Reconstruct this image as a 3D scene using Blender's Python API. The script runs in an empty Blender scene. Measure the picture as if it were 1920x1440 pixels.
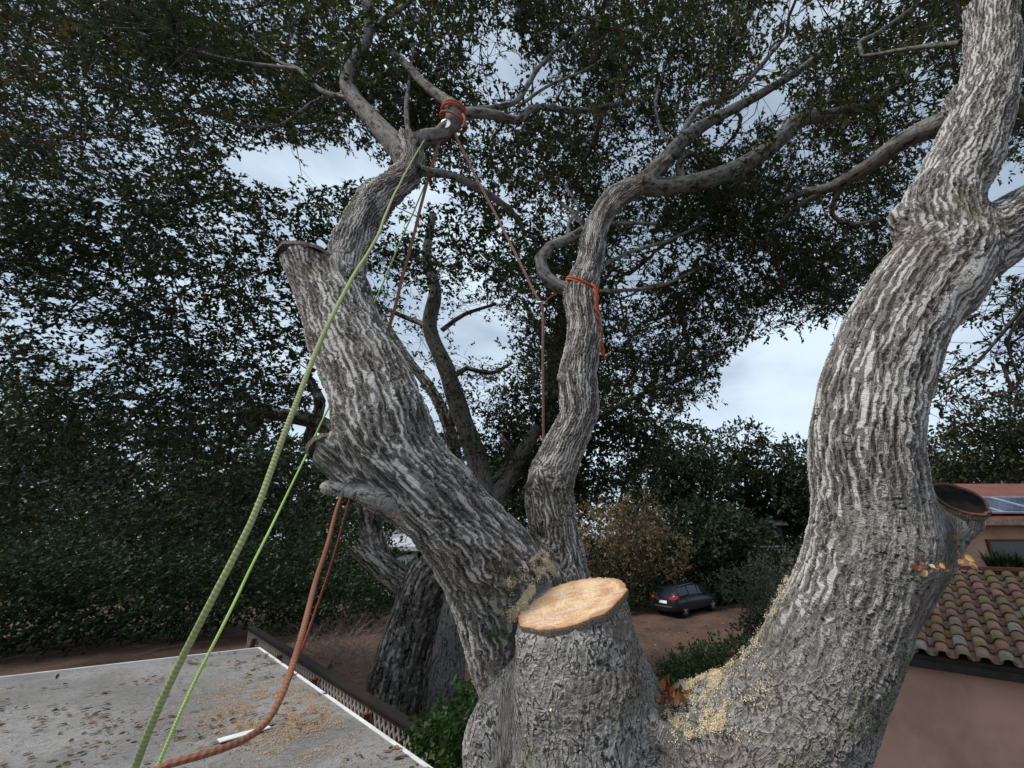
import bpy, bmesh, math, random
import numpy as np
from mathutils import Vector, Matrix

random.seed(7)
rng = np.random.default_rng(11)
scene = bpy.context.scene
col = scene.collection

# ------------------------------------------------------------------ camera
FPX, CX, CY = 730.0, 1185.0, 720.0          # focal length and principal point on a 1920 x 1440 frame
TH = math.radians(21.3)
H = 4.0
CT, ST = math.cos(TH), math.sin(TH)
cam_d = bpy.data.cameras.new('camera')
cam = bpy.data.objects.new('camera', cam_d)
col.objects.link(cam)
cam.location = (0, 0, H)
cam.rotation_euler = (math.radians(90) + TH, 0, 0)
cam_d.sensor_fit = 'HORIZONTAL'
cam_d.sensor_width = 36.0
cam_d.lens = FPX / 1920 * 36.0
cam_d.shift_x = -(CX - 960) / 1920
cam_d.clip_start = 0.05
cam_d.clip_end = 2000
scene.camera = cam

# ------------------------------------------------------------------ sky, sun, exposure
SUN_EL, SUN_AZ = math.radians(50), math.radians(236)     # azimuth clockwise from +Y: behind the camera, to the left
world = bpy.data.worlds.new('World')
scene.world = world
world.use_nodes = True
wn = world.node_tree
for n in list(wn.nodes): wn.nodes.remove(n)
def N(tree, kind, **kw):
    n = tree.nodes.new(kind)
    for k, v in kw.items():
        if k.startswith('i_'):
            key = k[2:]
            n.inputs[int(key) if key.isdigit() else key.replace('_', ' ')].default_value = v
        else: setattr(n, k, v)
    return n
sky = N(wn, 'ShaderNodeTexSky', sky_type='NISHITA', sun_disc=False)
sky.sun_elevation = SUN_EL; sky.sun_rotation = SUN_AZ
sky.air_density = 1.0; sky.dust_density = 1.5; sky.ozone_density = 1.2
tc = N(wn, 'ShaderNodeTexCoord')
mp = N(wn, 'ShaderNodeMapping'); mp.inputs['Scale'].default_value = (1.0, 1.0, 2.2)
nz = N(wn, 'ShaderNodeTexNoise'); nz.inputs['Scale'].default_value = 1.6; nz.inputs['Detail'].default_value = 6; nz.inputs['Roughness'].default_value = 0.52
rp = N(wn, 'ShaderNodeMapRange'); rp.interpolation_type = 'SMOOTHSTEP'
rp.inputs['From Min'].default_value = 0.42; rp.inputs['From Max'].default_value = 0.66
rp.inputs['To Min'].default_value = 0.4; rp.inputs['To Max'].default_value = 0.97
mx = N(wn, 'ShaderNodeMix', data_type='RGBA')
mx.inputs[7].default_value = (6.9, 8.15, 9.3, 1)
bg = N(wn, 'ShaderNodeBackground'); bg.inputs['Strength'].default_value = 0.058
wo = N(wn, 'ShaderNodeOutputWorld')
L = wn.links.new
L(tc.outputs['Generated'], mp.inputs['Vector']); L(mp.outputs[0], nz.inputs['Vector'])
L(nz.outputs['Fac'], rp.inputs['Value']); L(rp.outputs[0], mx.inputs[0])
L(sky.outputs[0], mx.inputs[6]); L(mx.outputs[2], bg.inputs['Color']); L(bg.outputs[0], wo.inputs['Surface'])

sd = bpy.data.lights.new('sun', 'SUN')
sun = bpy.data.objects.new('sun', sd); col.objects.link(sun)
sd.energy = 1.5; sd.angle = math.radians(11); sd.color = (1.0, 0.96, 0.9)
S_DIR = Vector((math.sin(SUN_AZ) * math.cos(SUN_EL), math.cos(SUN_AZ) * math.cos(SUN_EL), math.sin(SUN_EL)))
sun.rotation_euler = S_DIR.to_track_quat('Z', 'Y').to_euler()
sun.location = S_DIR * 50

scene.view_settings.view_transform = 'Standard'
scene.view_settings.look = 'None'
scene.view_settings.exposure = 1.0
scene.cycles.sample_clamp_indirect = 2.5
scene.view_settings.gamma = 1.0
scene.cycles.use_denoising = True
scene.cycles.max_bounces = 4
scene.cycles.diffuse_bounces = 2
scene.cycles.glossy_bounces = 2
scene.cycles.caustics_reflective = False
scene.cycles.caustics_refractive = False
scene.cycles.transparent_max_bounces = 4

# ------------------------------------------------------------------ geometry helpers
def P(px, py, d):
    """world point at depth d that the photograph shows at (px, py)"""
    r = (px - CX) / FPX * d; u = -(py - CY) / FPX * d
    return np.array([r, d * CT - u * ST, H + d * ST + u * CT])
def G(px, py, z=0.0):
    y = (py - CY) / FPX
    d = (H - z) / (y * CT - ST)
    return P(px, py, d)
def proj(p):
    p = np.asarray(p, float); q = p - np.array([0, 0, H])
    d = q[..., 1] * CT + q[..., 2] * ST
    u = -q[..., 1] * ST + q[..., 2] * CT
    return CX + FPX * q[..., 0] / d, CY - FPX * u / d, d
def unit(v):
    v = np.asarray(v, float)
    return v / np.maximum(np.linalg.norm(v, axis=-1, keepdims=True), 1e-9)

def tag(o, label=None, cat=None, group=None, kind=None):
    if label: o['label'] = label
    if cat: o['category'] = cat
    if group: o['group'] = group
    if kind: o['kind'] = kind
    return o
def empty(name, loc=(0, 0, 0), rz=0.0):
    o = bpy.data.objects.new(name, None); col.objects.link(o)
    o.location = tuple(loc); o.rotation_euler = (0, 0, rz); o.empty_display_size = 0.2
    return o
def link(name, me, mat=None, parent=None):
    o = bpy.data.objects.new(name, me); col.objects.link(o)
    if mat is not None and len(me.materials) == 0: me.materials.append(mat)
    if parent is not None:
        o.parent = parent                      # vertices are written in world space, so undo the parent's place
        root = parent
        o.matrix_parent_inverse = world_matrix(parent).inverted()
    return o
def world_matrix(o):
    m = o.matrix_basis.copy()
    if o.parent: m = world_matrix(o.parent) @ o.matrix_parent_inverse @ m
    return m
def mesh(name, verts, faces, mat=None, parent=None, smooth=False):
    me = bpy.data.meshes.new(name)
    me.from_pydata([tuple(map(float, v)) for v in verts], [], [tuple(map(int, f)) for f in faces])
    if smooth: me.polygons.foreach_set('use_smooth', [True] * len(me.polygons))
    me.update()
    return link(name, me, mat, parent)
def big_mesh(name, V, F, mat=None, parent=None, smooth=False, attrs=None):
    """V (n,3), F (m,k) all faces with k corners"""
    V = np.asarray(V, np.float32); F = np.asarray(F, np.int32)
    me = bpy.data.meshes.new(name)
    m, k = F.shape
    me.vertices.add(len(V)); me.vertices.foreach_set('co', V.ravel())
    me.loops.add(m * k); me.loops.foreach_set('vertex_index', F.ravel())
    me.polygons.add(m); me.polygons.foreach_set('loop_start', np.arange(0, m * k, k, dtype=np.int32))
    me.polygons.foreach_set('use_smooth', np.full(m, smooth, dtype=bool))
    me.update(calc_edges=True)
    for nm, (dom, typ, arr) in (attrs or {}).items():
        a = me.attributes.new(nm, typ, dom)
        a.data.foreach_set('vector' if typ == 'FLOAT_VECTOR' else 'value', np.asarray(arr, np.float32).ravel())
    return link(name, me, mat, parent)
class MB:
    """collects boxes, prisms and tubes into one mesh"""
    def __init__(s): s.v = []; s.f = []
    def add(s, v, f):
        b = len(s.v); s.v += [tuple(map(float, q)) for q in v]; s.f += [tuple(b + i for i in g) for g in f]
    def box(s, c, size, M=None):
        x, y, z = [q / 2 for q in size]
        v = [(-x,-y,-z),(x,-y,-z),(x,y,-z),(-x,y,-z),(-x,-y,z),(x,-y,z),(x,y,z),(-x,y,z)]
        v = [Vector(q) for q in v]
        if M is not None: v = [M @ q for q in v]
        c = Vector(c); s.add([q + c for q in v], [(3,2,1,0),(4,5,6,7),(0,1,5,4),(1,2,6,5),(2,3,7,6),(3,0,4,7)])
    def quadbox(s, q4, t):
        """slab: four corners (ccw seen from outside) thickened by vector t"""
        q = [Vector(a) for a in q4]; t = Vector(t)
        s.add(q + [a + t for a in q], [(3,2,1,0),(4,5,6,7),(0,1,5,4),(1,2,6,5),(2,3,7,6),(3,0,4,7)])
    def tube(s, pts, rad, n=8, cap=True):
        V, F = tube_geo(pts, rad, n, cap)
        s.add(V, F)
    def build(s, name, mat, parent=None, smooth=False): return mesh(name, s.v, s.f, mat, parent, smooth)

def frames(pts):
    pts = np.asarray(pts, float)
    T = unit(np.gradient(pts, axis=0))
    up = np.array([0, 1.0, 0]) if abs(T[0][1]) < 0.9 else np.array([1.0, 0, 0])
    n = unit(np.cross(T[0], up)); Ns = []
    for t in T:
        n = unit(n - t * np.dot(n, t)); Ns.append(n.copy())
    Ns = np.array(Ns); B = np.cross(T, Ns)
    return T, Ns, B
def tube_geo(pts, rad, n=8, cap=True):
    pts = np.asarray(pts, float); rad = np.broadcast_to(np.asarray(rad, float), (len(pts),))
    T, Nn, B = frames(pts)
    a = np.arange(n) / n * 2 * math.pi
    V = pts[:, None] + rad[:, None, None] * (np.cos(a)[None, :, None] * Nn[:, None] + np.sin(a)[None, :, None] * B[:, None])
    V = V.reshape(-1, 3).tolist(); F = []
    for i in range(len(pts) - 1):
        for j in range(n):
            k = (j + 1) % n
            F.append((i*n+j, i*n+k, (i+1)*n+k, (i+1)*n+j))
    if cap:
        F.append(tuple(range(n - 1, -1, -1))); b = (len(pts) - 1) * n; F.append(tuple(b + j for j in range(n)))
    return V, F
def spline(ctrl, step):
    """centripetal-ish Catmull-Rom through rows (x,y,z,r...) resampled about every `step` metres"""
    c = np.asarray(ctrl, float)
    c = np.vstack([2 * c[0] - c[1], c, 2 * c[-1] - c[-2]])
    out = []
    for i in range(1, len(c) - 2):
        p0, p1, p2, p3 = c[i-1], c[i], c[i+1], c[i+2]
        k = max(1, int(np.linalg.norm(p2[:3] - p1[:3]) / step))
        for t in np.arange(k) / k:
            out.append(0.5 * ((2*p1) + (-p0+p2)*t + (2*p0-5*p1+4*p2-p3)*t*t + (-p0+3*p1-3*p2+p3)*t**3))
    out.append(c[-2])
    return np.array(out)

def hash3(i, j, k):
    h = (i * 374761393 + j * 668265263 + k * 2147483647 + 1013904223) & 0x7fffffff
    h = ((h ^ (h >> 13)) * 1274126177) & 0x7fffffff
    return ((h ^ (h >> 16)) & 0xffff) / 65535.0
def vnoise(p):
    """value noise -1..1 on (n,3)"""
    p = np.asarray(p, float); f = np.floor(p); t = p - f; t = t * t * (3 - 2 * t); i = f.astype(np.int64)
    r = 0
    for a in (0, 1):
        for b in (0, 1):
            for c in (0, 1):
                w = (t[:, 0] if a else 1 - t[:, 0]) * (t[:, 1] if b else 1 - t[:, 1]) * (t[:, 2] if c else 1 - t[:, 2])
                r = r + w * hash3(i[:, 0] + a, i[:, 1] + b, i[:, 2] + c)
    return r * 2 - 1

# ------------------------------------------------------------------ materials
def new_mat(name):
    m = bpy.data.materials.new(name); m.use_nodes = True
    t = m.node_tree
    b = t.nodes['Principled BSDF']
    b.inputs['Roughness'].default_value = 0.8
    b.inputs['Specular IOR Level'].default_value = 0.3
    return m, t, b
def noise(t, vec, scale, detail=4, rough=0.55, dist=0.0):
    n = N(t, 'ShaderNodeTexNoise'); n.inputs['Scale'].default_value = scale; n.inputs['Detail'].default_value = detail
    n.inputs['Roughness'].default_value = rough; n.inputs['Distortion'].default_value = dist
    if vec is not None: t.links.new(vec, n.inputs['Vector'])
    return n.outputs['Fac']
def mapr(t, v, a, b, c=0.0, d=1.0, smooth=True):
    n = N(t, 'ShaderNodeMapRange'); n.interpolation_type = 'SMOOTHSTEP' if smooth else 'LINEAR'
    for k, x in zip(('From Min', 'From Max', 'To Min', 'To Max'), (a, b, c, d)): n.inputs[k].default_value = x
    t.links.new(v, n.inputs['Value']); return n.outputs[0]
def math_(t, op, a, b=None):
    n = N(t, 'ShaderNodeMath', operation=op)
    for i, x in enumerate((a, b)):
        if x is None: continue
        if isinstance(x, (int, float)): n.inputs[i].default_value = x
        else: t.links.new(x, n.inputs[i])
    return n.outputs[0]
def mixc(t, f, a, b):
    n = N(t, 'ShaderNodeMix', data_type='RGBA')
    for i, x in ((0, f), (6, a), (7, b)):
        if isinstance(x, (int, float)): n.inputs[i].default_value = x
        elif isinstance(x, tuple): n.inputs[i].default_value = (*x, 1) if len(x) == 3 else x
        else: t.links.new(x, n.inputs[i])
    return n.outputs[2]
def mapping(t, vec, scale, loc=(0, 0, 0)):
    n = N(t, 'ShaderNodeMapping'); n.inputs['Scale'].default_value = scale; n.inputs['Location'].default_value = loc
    t.links.new(vec, n.inputs['Vector']); return n.outputs[0]
def objco(t): return N(t, 'ShaderNodeTexCoord').outputs['Object']
def attr(t, name, out='Fac'):
    n = N(t, 'ShaderNodeAttribute'); n.attribute_name = name; return n.outputs[out]
def bump(t, b, h, strength=0.5, dist=0.01):
    n = N(t, 'ShaderNodeBump'); n.inputs['Strength'].default_value = strength; n.inputs['Distance'].default_value = dist
    t.links.new(h, n.inputs['Height']); t.links.new(n.outputs[0], b.inputs['Normal'])
def ramp(t, v, stops):
    n = N(t, 'ShaderNodeValToRGB'); e = n.color_ramp.elements
    while len(e) > 1: e.remove(e[-1])
    e[0].position = stops[0][0]; e[0].color = (*stops[0][1], 1)
    for p, c in stops[1:]:
        x = e.new(p); x.color = (*c, 1)
    t.links.new(v, n.inputs['Fac']); return n.outputs['Color']
def plain(name, c, rough=0.7, var=0.15, scale=8.0, metal=0.0, bmp=0.0, spec=0.3):
    m, t, b = new_mat(name)
    v = noise(t, objco(t), scale, 5)
    k = tuple(min(1, x * (1 + var * 2)) for x in c); d = tuple(x * (1 - var * 2) for x in c)
    t.links.new(mixc(t, mapr(t, v, 0.3, 0.7), d, k), b.inputs['Base Color'])
    b.inputs['Roughness'].default_value = rough; b.inputs['Metallic'].default_value = metal
    b.inputs['Specular IOR Level'].default_value = spec
    if bmp: bump(t, b, v, bmp, 0.01)
    return m

def bark_material(name, pale=(0.68, 0.655, 0.62), mid=(0.19, 0.174, 0.16), dark=(0.038, 0.034, 0.03), k=1.0, amp=0.016, disp=True, ridge=1.0, zs=1.0, nr=40):
    m, t, b = new_mat(name)
    bk = attr(t, 'bk', 'Vector')                    # limb space, straightened: x, y across, z along the limb
    fl = attr(t, 'flake')                           # 1 where the bark is flaky and not ridged
    mot = N(t, 'ShaderNodeSeparateXYZ'); t.links.new(attr(t, 'mot', 'Vector'), mot.inputs[0])     # slow stains: ridge width, reddish, moss
    warp = N(t, 'ShaderNodeTexNoise'); warp.inputs['Scale'].default_value = 8.5 * k; warp.inputs['Detail'].default_value = 1.0
    t.links.new(bk, warp.inputs['Vector'])
    wv = N(t, 'ShaderNodeVectorMath', operation='MULTIPLY_ADD')
    t.links.new(warp.outputs['Color'], wv.inputs[0]); wv.inputs[1].default_value = (0.03 / k, 0.03 / k, 0.08 / k); t.links.new(bk, wv.inputs[2])
    wb = wv.outputs[0]
    n1 = noise(t, mapping(t, wb, (18 * k, 18 * k, 3.6 * k * zs)), 1.0, 1.5, 0.45)
    n1b = noise(t, mapping(t, wb, (29 * k, 29 * k, 6.5 * k * zs), (5, 3, 1)), 1.0, 1.5, 0.5)
    fine = noise(t, mapping(t, bk, (70 * k, 70 * k, 70 * k)), 1.0, 3.5, 0.65)
    fine2 = noise(t, mapping(t, bk, (30 * k, 30 * k, 120 * k)), 1.0, 2.5, 0.6)
    # ridges run lengthwise, evenly spaced round the limb, bent, pinched and joined by slower noise
    bx_ = N(t, 'ShaderNodeSeparateXYZ'); t.links.new(bk, bx_.inputs[0])
    ang = math_(t, 'ARCTAN2', bx_.outputs[1], bx_.outputs[0])
    wsep = N(t, 'ShaderNodeSeparateColor'); t.links.new(warp.outputs['Color'], wsep.inputs[0])
    bend = math_(t, 'ADD', math_(t, 'MULTIPLY', math_(t, 'SUBTRACT', wsep.outputs[0], 0.5), 13.0), math_(t, 'MULTIPLY', math_(t, 'SUBTRACT', n1b, 0.5), 6.0))
    stripe = math_(t, 'SINE', math_(t, 'ADD', math_(t, 'MULTIPLY', ang, float(nr)), bend))
    fld = math_(t, 'ADD', math_(t, 'MULTIPLY', stripe, 0.42), math_(t, 'MULTIPLY', math_(t, 'SUBTRACT', n1, 0.5), 2.9))
    c2 = math_(t, 'ABSOLUTE', math_(t, 'SUBTRACT', n1b, 0.5))
    j = math_(t, 'MULTIPLY', math_(t, 'SUBTRACT', fine, 0.5), 0.07)
    fld = math_(t, 'ADD', fld, math_(t, 'ADD', math_(t, 'MULTIPLY', math_(t, 'SUBTRACT', fine, 0.5), 0.9), math_(t, 'MULTIPLY', mot.outputs[0], 0.10)))
    r1 = mapr(t, fld, 0.24, 0.42)
    r2 = mapr(t, math_(t, 'ADD', c2, j), 0.005, 0.030, 1, 0)
    rid = math_(t, 'MAXIMUM', r1, math_(t, 'MULTIPLY', r2, 0.6))
    val = mapr(t, fld, -0.75, 0.05)
    nf = math_(t, 'SUBTRACT', 1.0, math_(t, 'MULTIPLY', fl, 0.85))
    rid = math_(t, 'MULTIPLY', math_(t, 'MULTIPLY', rid, nf), ridge)
    # flaky plates
    n3 = noise(t, mapping(t, wb, (15 * k, 15 * k, 9 * k), (2, 8, 5)), 1.0, 3.0, 0.55)
    pc = math_(t, 'ABSOLUTE', math_(t, 'SUBTRACT', n3, 0.47))
    plate = mapr(t, math_(t, 'ADD', pc, j), 0.0, 0.045)
    step = math_(t, 'PINGPONG', math_(t, 'MULTIPLY', n3, 6.5), 1.0)
    # cross cracks
    cr = noise(t, mapping(t, bk, (3 * k, 3 * k, 22 * k), (9, 2, 4)), 1.0, 1.5, 0.5)
    crack = math_(t, 'MULTIPLY', mapr(t, math_(t, 'ABSOLUTE', math_(t, 'SUBTRACT', cr, 0.5)), 0.0, 0.024, 1, 0), mapr(t, n1b, 0.55, 0.63))
    # colour
    grain = math_(t, 'ADD', math_(t, 'MULTIPLY', fine, 0.6), math_(t, 'MULTIPLY', fine2, 0.4))
    base = mixc(t, mapr(t, math_(t, 'ADD', grain, math_(t, 'MULTIPLY', math_(t, 'SUBTRACT', val, 0.6), 0.35)), 0.36, 0.64), dark, mid)
    ridge_col = mixc(t, mapr(t, fine2, 0.35, 0.65), tuple(x * 0.7 for x in pale), pale)  # pale bark colour of the ridges
    cc = mixc(t, rid, base, ridge_col)
    pl = mixc(t, mapr(t, math_(t, 'ADD', math_(t, 'MULTIPLY', step, 0.3), math_(t, 'MULTIPLY', grain, 0.9)), 0.35, 0.9), tuple(x * 0.7 for x in mid), tuple(x * 0.72 for x in pale))
    pl = mixc(t, plate, tuple(x * 1.2 for x in dark), pl)
    cc = mixc(t, math_(t, 'MULTIPLY', fl, mapr(t, rid, 0.2, 0.8, 1, 0)), cc, pl)
    cc = mixc(t, math_(t, 'MULTIPLY', crack, 0.9), cc, tuple(x * 0.4 for x in dark))
    cc = mixc(t, mapr(t, mot.outputs[1], 0.2, 0.85, 0, 0.38), cc, (0.13, 0.088, 0.068))      # reddish-brown weathering
    cc = mixc(t, mapr(t, mot.outputs[2], 0.4, 0.9, 0, 0.45), cc, (0.085, 0.09, 0.04))
    t.links.new(cc, b.inputs['Base Color'])
    b.inputs['Roughness'].default_value = 0.9; b.inputs['Specular IOR Level'].default_value = 0.15
    # relief
    h1 = math_(t, 'ADD', math_(t, 'ADD', math_(t, 'MULTIPLY', rid, 0.5), math_(t, 'MULTIPLY', math_(t, 'MULTIPLY', val, 0.5), nf)), math_(t, 'MULTIPLY', grain, 0.85))
    h2 = math_(t, 'ADD', math_(t, 'MULTIPLY', plate, 0.5), math_(t, 'MULTIPLY', step, 0.7))
    h = math_(t, 'ADD', h1, math_(t, 'MULTIPLY', h2, fl))
    h = math_(t, 'SUBTRACT', h, math_(t, 'MULTIPLY', crack, 0.6))
    if disp:
        dn = N(t, 'ShaderNodeDisplacement'); dn.inputs['Midlevel'].default_value = 0.75; dn.inputs['Scale'].default_value = amp
        t.links.new(math_(t, 'MULTIPLY', attr(t, 'relief'), amp), dn.inputs['Scale'])
        t.links.new(h, dn.inputs['Height']); t.links.new(dn.outputs[0], t.nodes['Material Output'].inputs['Displacement'])
        m.displacement_method = 'BOTH'
    else:
        bump(t, b, h, 0.9, amp)
    return m
def leaf_material(name, stops, trans=0.32, rough=0.45):
    m, t, b = new_mat(name)
    c = ramp(t, attr(t, 'rnd'), stops)
    t.links.new(c, b.inputs['Base Color']); b.inputs['Roughness'].default_value = rough; b.inputs['Specular IOR Level'].default_value = 0.35
    tr = N(t, 'ShaderNodeBsdfTranslucent'); t.links.new(c, tr.inputs['Color'])
    ms = N(t, 'ShaderNodeMixShader'); ms.inputs[0].default_value = trans
    t.links.new(b.outputs[0], ms.inputs[1]); t.links.new(tr.outputs[0], ms.inputs[2])
    t.links.new(ms.outputs[0], t.nodes['Material Output'].inputs['Surface'])
    return m

M = {}
M['bark'] = bark_material('oak_bark', amp=.018)
M['bark_branch'] = bark_material('oak_branch_bark', k=1.7, amp=0.006, disp=False, pale=(0.3, 0.29, 0.27), mid=(0.17, 0.158, 0.145), ridge=0.7, nr=11)
M['bark_dark'] = bark_material('dark_oak_bark', k=0.7, amp=0.03, disp=False, pale=(0.58, 0.54, 0.49), mid=(0.19, 0.17, 0.15), dark=(0.02, 0.018, 0.015), zs=.6, nr=22)
M['twig'] = plain('twig_bark', (0.075, 0.066, 0.056), 0.9)
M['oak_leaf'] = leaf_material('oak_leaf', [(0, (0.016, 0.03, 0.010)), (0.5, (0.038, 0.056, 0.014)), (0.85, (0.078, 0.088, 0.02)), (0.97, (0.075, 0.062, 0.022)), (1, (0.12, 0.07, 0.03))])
M['back_leaf'] = leaf_material('shaded_oak_leaf', [(0, (0.015, 0.027, 0.010)), (0.6, (0.028, 0.045, 0.015)), (0.9, (0.05, 0.066, 0.02)), (1, (0.09, 0.085, 0.04))])  # oak leaf darkened for the back crowns, shade put into the colour
M['far_leaf'] = leaf_material('far_tree_leaf', [(0, (0.018, 0.03, 0.015)), (0.5, (0.03, 0.048, 0.02)), (1, (0.06, 0.075, 0.03))])
M['conifer_leaf'] = leaf_material('olive_tree_leaf', [(0, (0.022, 0.03, 0.014)), (0.5, (0.04, 0.048, 0.018)), (1, (0.075, 0.072, 0.028))])
M['hedge_leaf'] = leaf_material('hedge_leaf', [(0, (0.015, 0.028, 0.010)), (0.6, (0.03, 0.055, 0.016)), (1, (0.06, 0.095, 0.025))])
M['green_leaf'] = leaf_material('bright_green_leaf', [(0, (0.03, 0.07, 0.015)), (0.6, (0.055, 0.12, 0.022)), (1, (0.10, 0.18, 0.04))], 0.35)
M['grey_leaf'] = leaf_material('grey_green_leaf', [(0, (0.035, 0.045, 0.03)), (0.6, (0.075, 0.09, 0.06)), (1, (0.2, 0.22, 0.17))])
M['russet_leaf'] = leaf_material('russet_leaf', [(0, (0.07, 0.06, 0.028)), (0.45, (0.16, 0.115, 0.06)), (1, (0.34, 0.22, 0.13))])
M['dry_leaf'] = leaf_material('dry_leaf', [(0, (0.045, 0.032, 0.024)), (0.3, (0.11, 0.07, 0.045)), (0.55, (0.25, 0.11, 0.05)), (0.75, (0.09, 0.10, 0.035)), (0.9, (0.30, 0.16, 0.08)), (1, (0.38, 0.28, 0.19))], 0.1, 0.7)
M['gold_leaf'] = leaf_material('golden_dead_leaf', [(0, (0.30, 0.13, 0.05)), (0.5, (0.52, 0.28, 0.10)), (1, (0.62, 0.43, 0.22))], 0.3)
M['mid_green_leaf'] = leaf_material('fresh_shrub_leaf', [(0, (0.022, 0.05, 0.012)), (0.6, (0.05, 0.10, 0.022)), (1, (0.10, 0.16, 0.04))])
M['orange_chip'] = leaf_material('orange_sawdust', [(0, (0.34, 0.18, 0.08)), (0.5, (0.58, 0.36, 0.17)), (1, (0.72, 0.52, 0.30))], 0.1, 0.8)
M['rust_leaf'] = leaf_material('rust_red_leaf', [(0, (0.16, 0.05, 0.02)), (0.6, (0.34, 0.10, 0.03)), (1, (0.45, 0.2, 0.08))], 0.3)
M['chip'] = leaf_material('sawdust_chip', [(0, (0.55, 0.38, 0.2)), (0.4, (0.78, 0.64, 0.42)), (1, (0.88, 0.8, 0.62))], 0.1, 0.8)

# ------------------------------------------------------------------ leaves and twigs
def leaves_geo(c, ax, nm, ln, wd, simple=False):
    c = np.asarray(c); n = len(c)
    ax = unit(ax); nm = unit(nm - ax * np.sum(nm * ax, 1, keepdims=True)); sd_ = np.cross(nm, ax)
    if simple: tpl = [(0, 0, 0), (.45, .5, .1), (1, 0, 0), (.45, -.5, .1)]; fc = [(0, 1, 2, 3)]
    else:
        tpl = [(0, 0, 0), (.28, .44, .12), (.68, .45, .12), (1, 0, -.03), (.68, -.45, .12), (.28, -.44, .12)]
        fc = [(0, 1, 2, 3), (0, 3, 4, 5)]
    ln = np.broadcast_to(ln, (n,)); wd = np.broadcast_to(wd, (n,))
    V = np.stack([c + ax * (ln * s)[:, None] + sd_ * (wd * w)[:, None] + nm * (wd * h)[:, None] for s, w, h in tpl], 1)
    k = len(tpl)
    F = (np.arange(n)[:, None, None] * k + np.array(fc)[None]).reshape(-1, 4)
    return V.reshape(-1, 3), F, len(fc)
def leaf_object(name, c, ax, nm, ln, wd, mat, parent=None, simple=False, rnd=None, kind='stuff'):
    V, F, k = leaves_geo(c, ax, nm, ln, wd, simple)
    if rnd is None: rnd = rng.random(len(c))
    o = big_mesh(name, V, F, mat, parent, False, {'rnd': ('FACE', 'FLOAT', np.repeat(rnd, k))})
    if kind: o['kind'] = kind
    return o
def sticks_geo(A, B, ra, rb):
    A = np.asarray(A, float); B = np.asarray(B, float); n = len(A)
    T = unit(B - A); ref = np.where(np.abs(T[:, 2:3]) > .9, [[1, 0, 0]], [[0, 0, 1]])
    X = unit(np.cross(T, ref)); Y = np.cross(T, X)
    ra = np.broadcast_to(ra, (n,)); rb = np.broadcast_to(rb, (n,))
    V = []
    for j in range(3):
        d = math.cos(j * 2.0944) * X + math.sin(j * 2.0944) * Y
        V += [A + d * ra[:, None], B + d * rb[:, None]]
    V = np.stack(V, 1)
    F = np.array([(0, 2, 3, 1), (2, 4, 5, 3), (4, 0, 1, 5)])
    return V.reshape(-1, 3), (np.arange(n)[:, None, None] * 6 + F[None]).reshape(-1, 4)
def rand_dir(n): return unit(rng.normal(size=(n, 3)))
def inpoly(px, py, poly):
    r = np.zeros(len(px), bool); m = len(poly); j = m - 1
    for i in range(m):
        xi, yi = poly[i]; xj, yj = poly[j]
        r ^= ((yi > py) != (yj > py)) & (px < (xj - xi) * (py - yi) / (yj - yi + 1e-9) + xi); j = i
    return r

def sprays(centres, dirs, tw_len, nleaf, leaf, mat, parent, name='crown', simple=False, upbias=0.75, twigs=True, tone=None, wl=0.52):
    """centres/dirs: where each leafy twig starts and heads; nleaf leaves along each"""
    n = len(centres)
    tl = tw_len * rng.uniform(.7, 1.3, n)
    tip = centres + dirs * tl[:, None]
    s = np.tile(np.linspace(.12, 1.0, nleaf), (n, 1)) + rng.normal(0, .04, (n, nleaf))
    base = centres[:, None] + dirs[:, None] * (tl[:, None] * s)[..., None]
    ax = unit(dirs[:, None] * 0.75 + rng.normal(0, .62, (n, nleaf, 3)))
    nm = rng.normal(0, 1 - upbias, (n, nleaf, 3)) * 1.6 + np.array([0, 0, upbias])
    ln = leaf * rng.uniform(.6, 1.25, n * nleaf)
    rn = np.clip((np.repeat(tone, nleaf) if tone is not None else 0.5) + rng.normal(0, .22, n * nleaf), 0, 1)
    leaf_object(name, base.reshape(-1, 3), ax.reshape(-1, 3), nm.reshape(-1, 3), ln, ln * wl, mat, parent, simple, rn)
    return tip

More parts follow.
